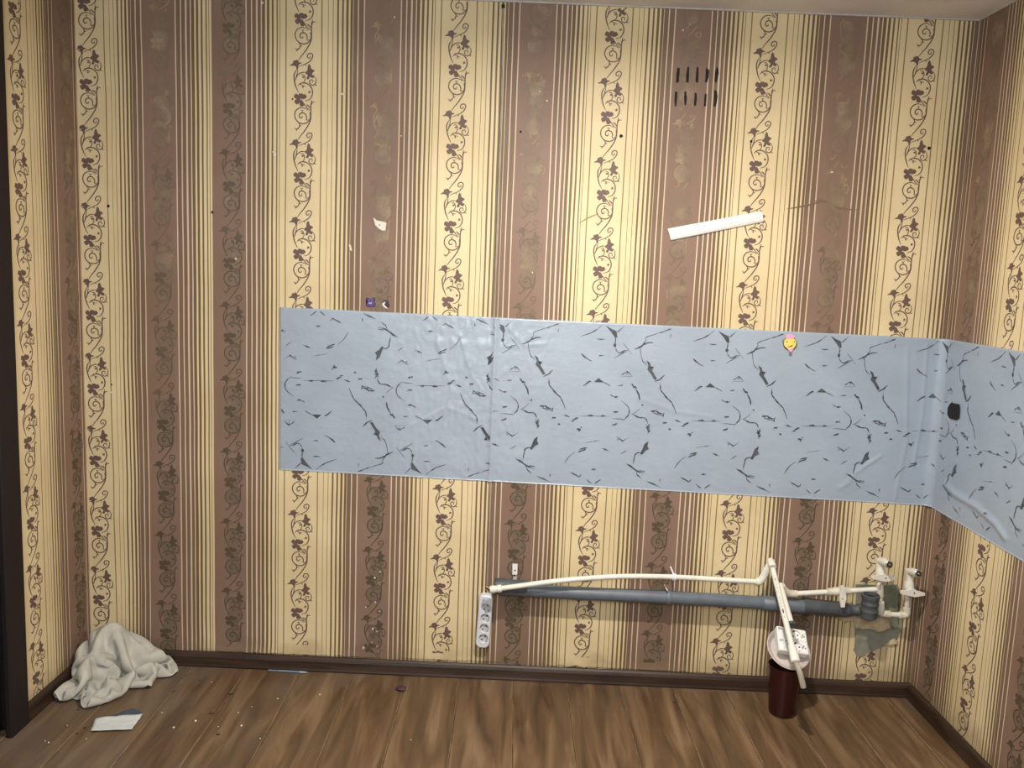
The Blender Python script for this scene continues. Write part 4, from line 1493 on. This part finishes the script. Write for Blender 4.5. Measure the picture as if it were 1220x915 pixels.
# ------------------------------------------------------------------ crumpled towel in the left corner: a small position-based cloth drape
def drape_towel(seed, NX=60, NY=50, h=.0125, steps=700):
    rng = np.random.default_rng(seed)
    I, J = np.meshgrid(np.arange(NX), np.arange(NY), indexing='ij')
    u = I/(NX-1) - .5
    w = J/(NY-1) - .5
    ang = .4 + seed*.9
    ph = rng.uniform(0, 6, 6)
    x = u*(NX-1)*h*.30
    y = w*(NY-1)*h*.30
    z = .42 + .075*np.sin(u*2*np.pi*3.2+ph[0]+1.5*w) + .07*np.sin(w*2*np.pi*2.3+ph[1]+2*u) - .25*(u*u+w*w)
    P = np.stack([.165+x*np.cos(ang)-y*np.sin(ang), -.15+x*np.sin(ang)+y*np.cos(ang), z], -1)
    P += rng.normal(0, .001, P.shape)
    P[..., 0] = np.maximum(P[..., 0], .03)
    P[..., 1] = np.minimum(P[..., 1], -.03)
    P = P.reshape(-1, 3)
    n = NX*NY
    gi, gj = np.divmod(np.arange(n), NY)
    links = []
    for di, dj, k in ((1, 0, 1), (0, 1, 1), (1, 1, .5), (1, -1, .5), (2, 0, .10), (0, 2, .10), (4, 0, .02), (0, 4, .02)):
        ok = (gi+di < NX) & (gj+dj < NY) & (gj+dj >= 0)
        par = (gi//di) % 2 if di else (gj//dj) % 2
        for c in (0, 1):
            a = np.nonzero(ok & (par == c))[0]
            links.append((a, a+di*NY+dj, h*math.hypot(di, dj), k))
    balls = [((.15, -.105, .05), (.095, .07, .105)), ((.14, -.20, .0), (.07, .07, .08)), ((.26, -.09, .02), (.06, .05, .07))]
    V = np.zeros_like(P)
    thick, dt = .0125, 1/150
    for step in range(steps):
        V[:, 2] -= 9.8*dt
        V *= .985
        Q = P + V*dt
        if step % 4 == 0:      # pairs of points close enough to touch
            c = np.floor(Q/.02).astype(int)
            c -= c.min(0)
            dims = c.max(0) + 3
            key = ((c[:, 0]+1)*dims[1] + (c[:, 1]+1))*dims[2] + (c[:, 2]+1)
            order = np.argsort(key, kind='stable')
            ks = key[order]
            pa, pb = [], []
            for dx in (-1, 0, 1):
                for dy in (-1, 0, 1):
                    for dz in (-1, 0, 1):
                        off = (dx*dims[1]+dy)*dims[2] + dz
                        lo = np.searchsorted(ks, key+off, 'left')
                        cnt = np.searchsorted(ks, key+off, 'right') - lo
                        if cnt.sum() == 0:
                            continue
                        a = np.repeat(np.arange(n), cnt)
                        st = np.repeat(lo - np.concatenate([[0], np.cumsum(cnt)[:-1]]), cnt)
                        b = order[np.arange(cnt.sum()) + st]
                        m = (a < b) & (np.maximum(abs(gi[a]-gi[b]), abs(gj[a]-gj[b])) > 1)
                        pa.append(a[m])
                        pb.append(b[m])
            pa = np.concatenate(pa)
            pb = np.concatenate(pb)
        for it in range(7):
            for a, b, L0, k in links:
                d = Q[b] - Q[a]
                l = np.sqrt((d*d).sum(1)) + 1e-9
                f = k*.5*(l-L0)/l
                if k < .5:
                    f = np.minimum(f, 0)
                f = f[:, None]*d
                Q[a] += f
                Q[b] -= f
            if it % 2 == 0:
                d = Q[pb] - Q[pa]
                l = np.sqrt((d*d).sum(1)) + 1e-9
                m = l < thick
                f = (.4*(thick-l[m])/l[m])[:, None]*d[m]
                np.add.at(Q, pa[m], -f)
                np.add.at(Q, pb[m], f)
            for c0, r0 in balls:
                q = (Q-np.array(c0))/np.array(r0)
                l = np.sqrt((q*q).sum(1))
                m = l < 1
                Q[m] = np.array(c0) + q[m]/l[m][:, None]*np.array(r0)
            Q[:, 0] = np.maximum(Q[:, 0], .026)
            Q[:, 1] = np.minimum(Q[:, 1], -.026)
            m = Q[:, 2] < .006
            Q[m, :2] = P[m, :2] + (Q[m, :2]-P[m, :2])*.12
            Q[m, 2] = .006
        for c0, r0 in balls:
            q = (Q-np.array(c0))/(np.array(r0)*1.04)
            m = (q*q).sum(1) < 1
            Q[m] = P[m] + (Q[m]-P[m])*.4
        V = (Q-P)/dt
        sp = np.sqrt((V*V).sum(1))
        m = sp > 2.5
        V[m] *= (2.5/sp[m])[:, None]
        P = Q
    return P.reshape(NX, NY, 3)
g3 = drape_towel(1)
V = []
for i in range(60):
    for j in range(50):
        x, y, z = g3[i, j]
        x = .024 + (x-.026)*.80
        y = -.027 + (y+.026)*.80
        z = .005 + (z-.006)*1.25
        V.append((x, y, z + fz(x) + .0012))
Fs = [(i*50+j, (i+1)*50+j, (i+1)*50+j+1, i*50+j+1) for i in range(59) for j in range(49)]
M_CLOTH = plain('grey_terry_cloth', (.56, .54, .48), .95, noise_amt=.22, scale=14, bump=.8, bscale=900, spec=.1)
cl = from_data('towel', V, Fs, M_CLOTH, None, True)
a = cl.modifiers.new('thick', 'SOLIDIFY'); a.thickness = .0042; a.offset = 0
b = cl.modifiers.new('soft', 'SUBSURF'); b.levels = 1; b.render_levels = 2
tag(cl, 'crumpled pale grey towel heaped in the left corner on the floor', 'towel')
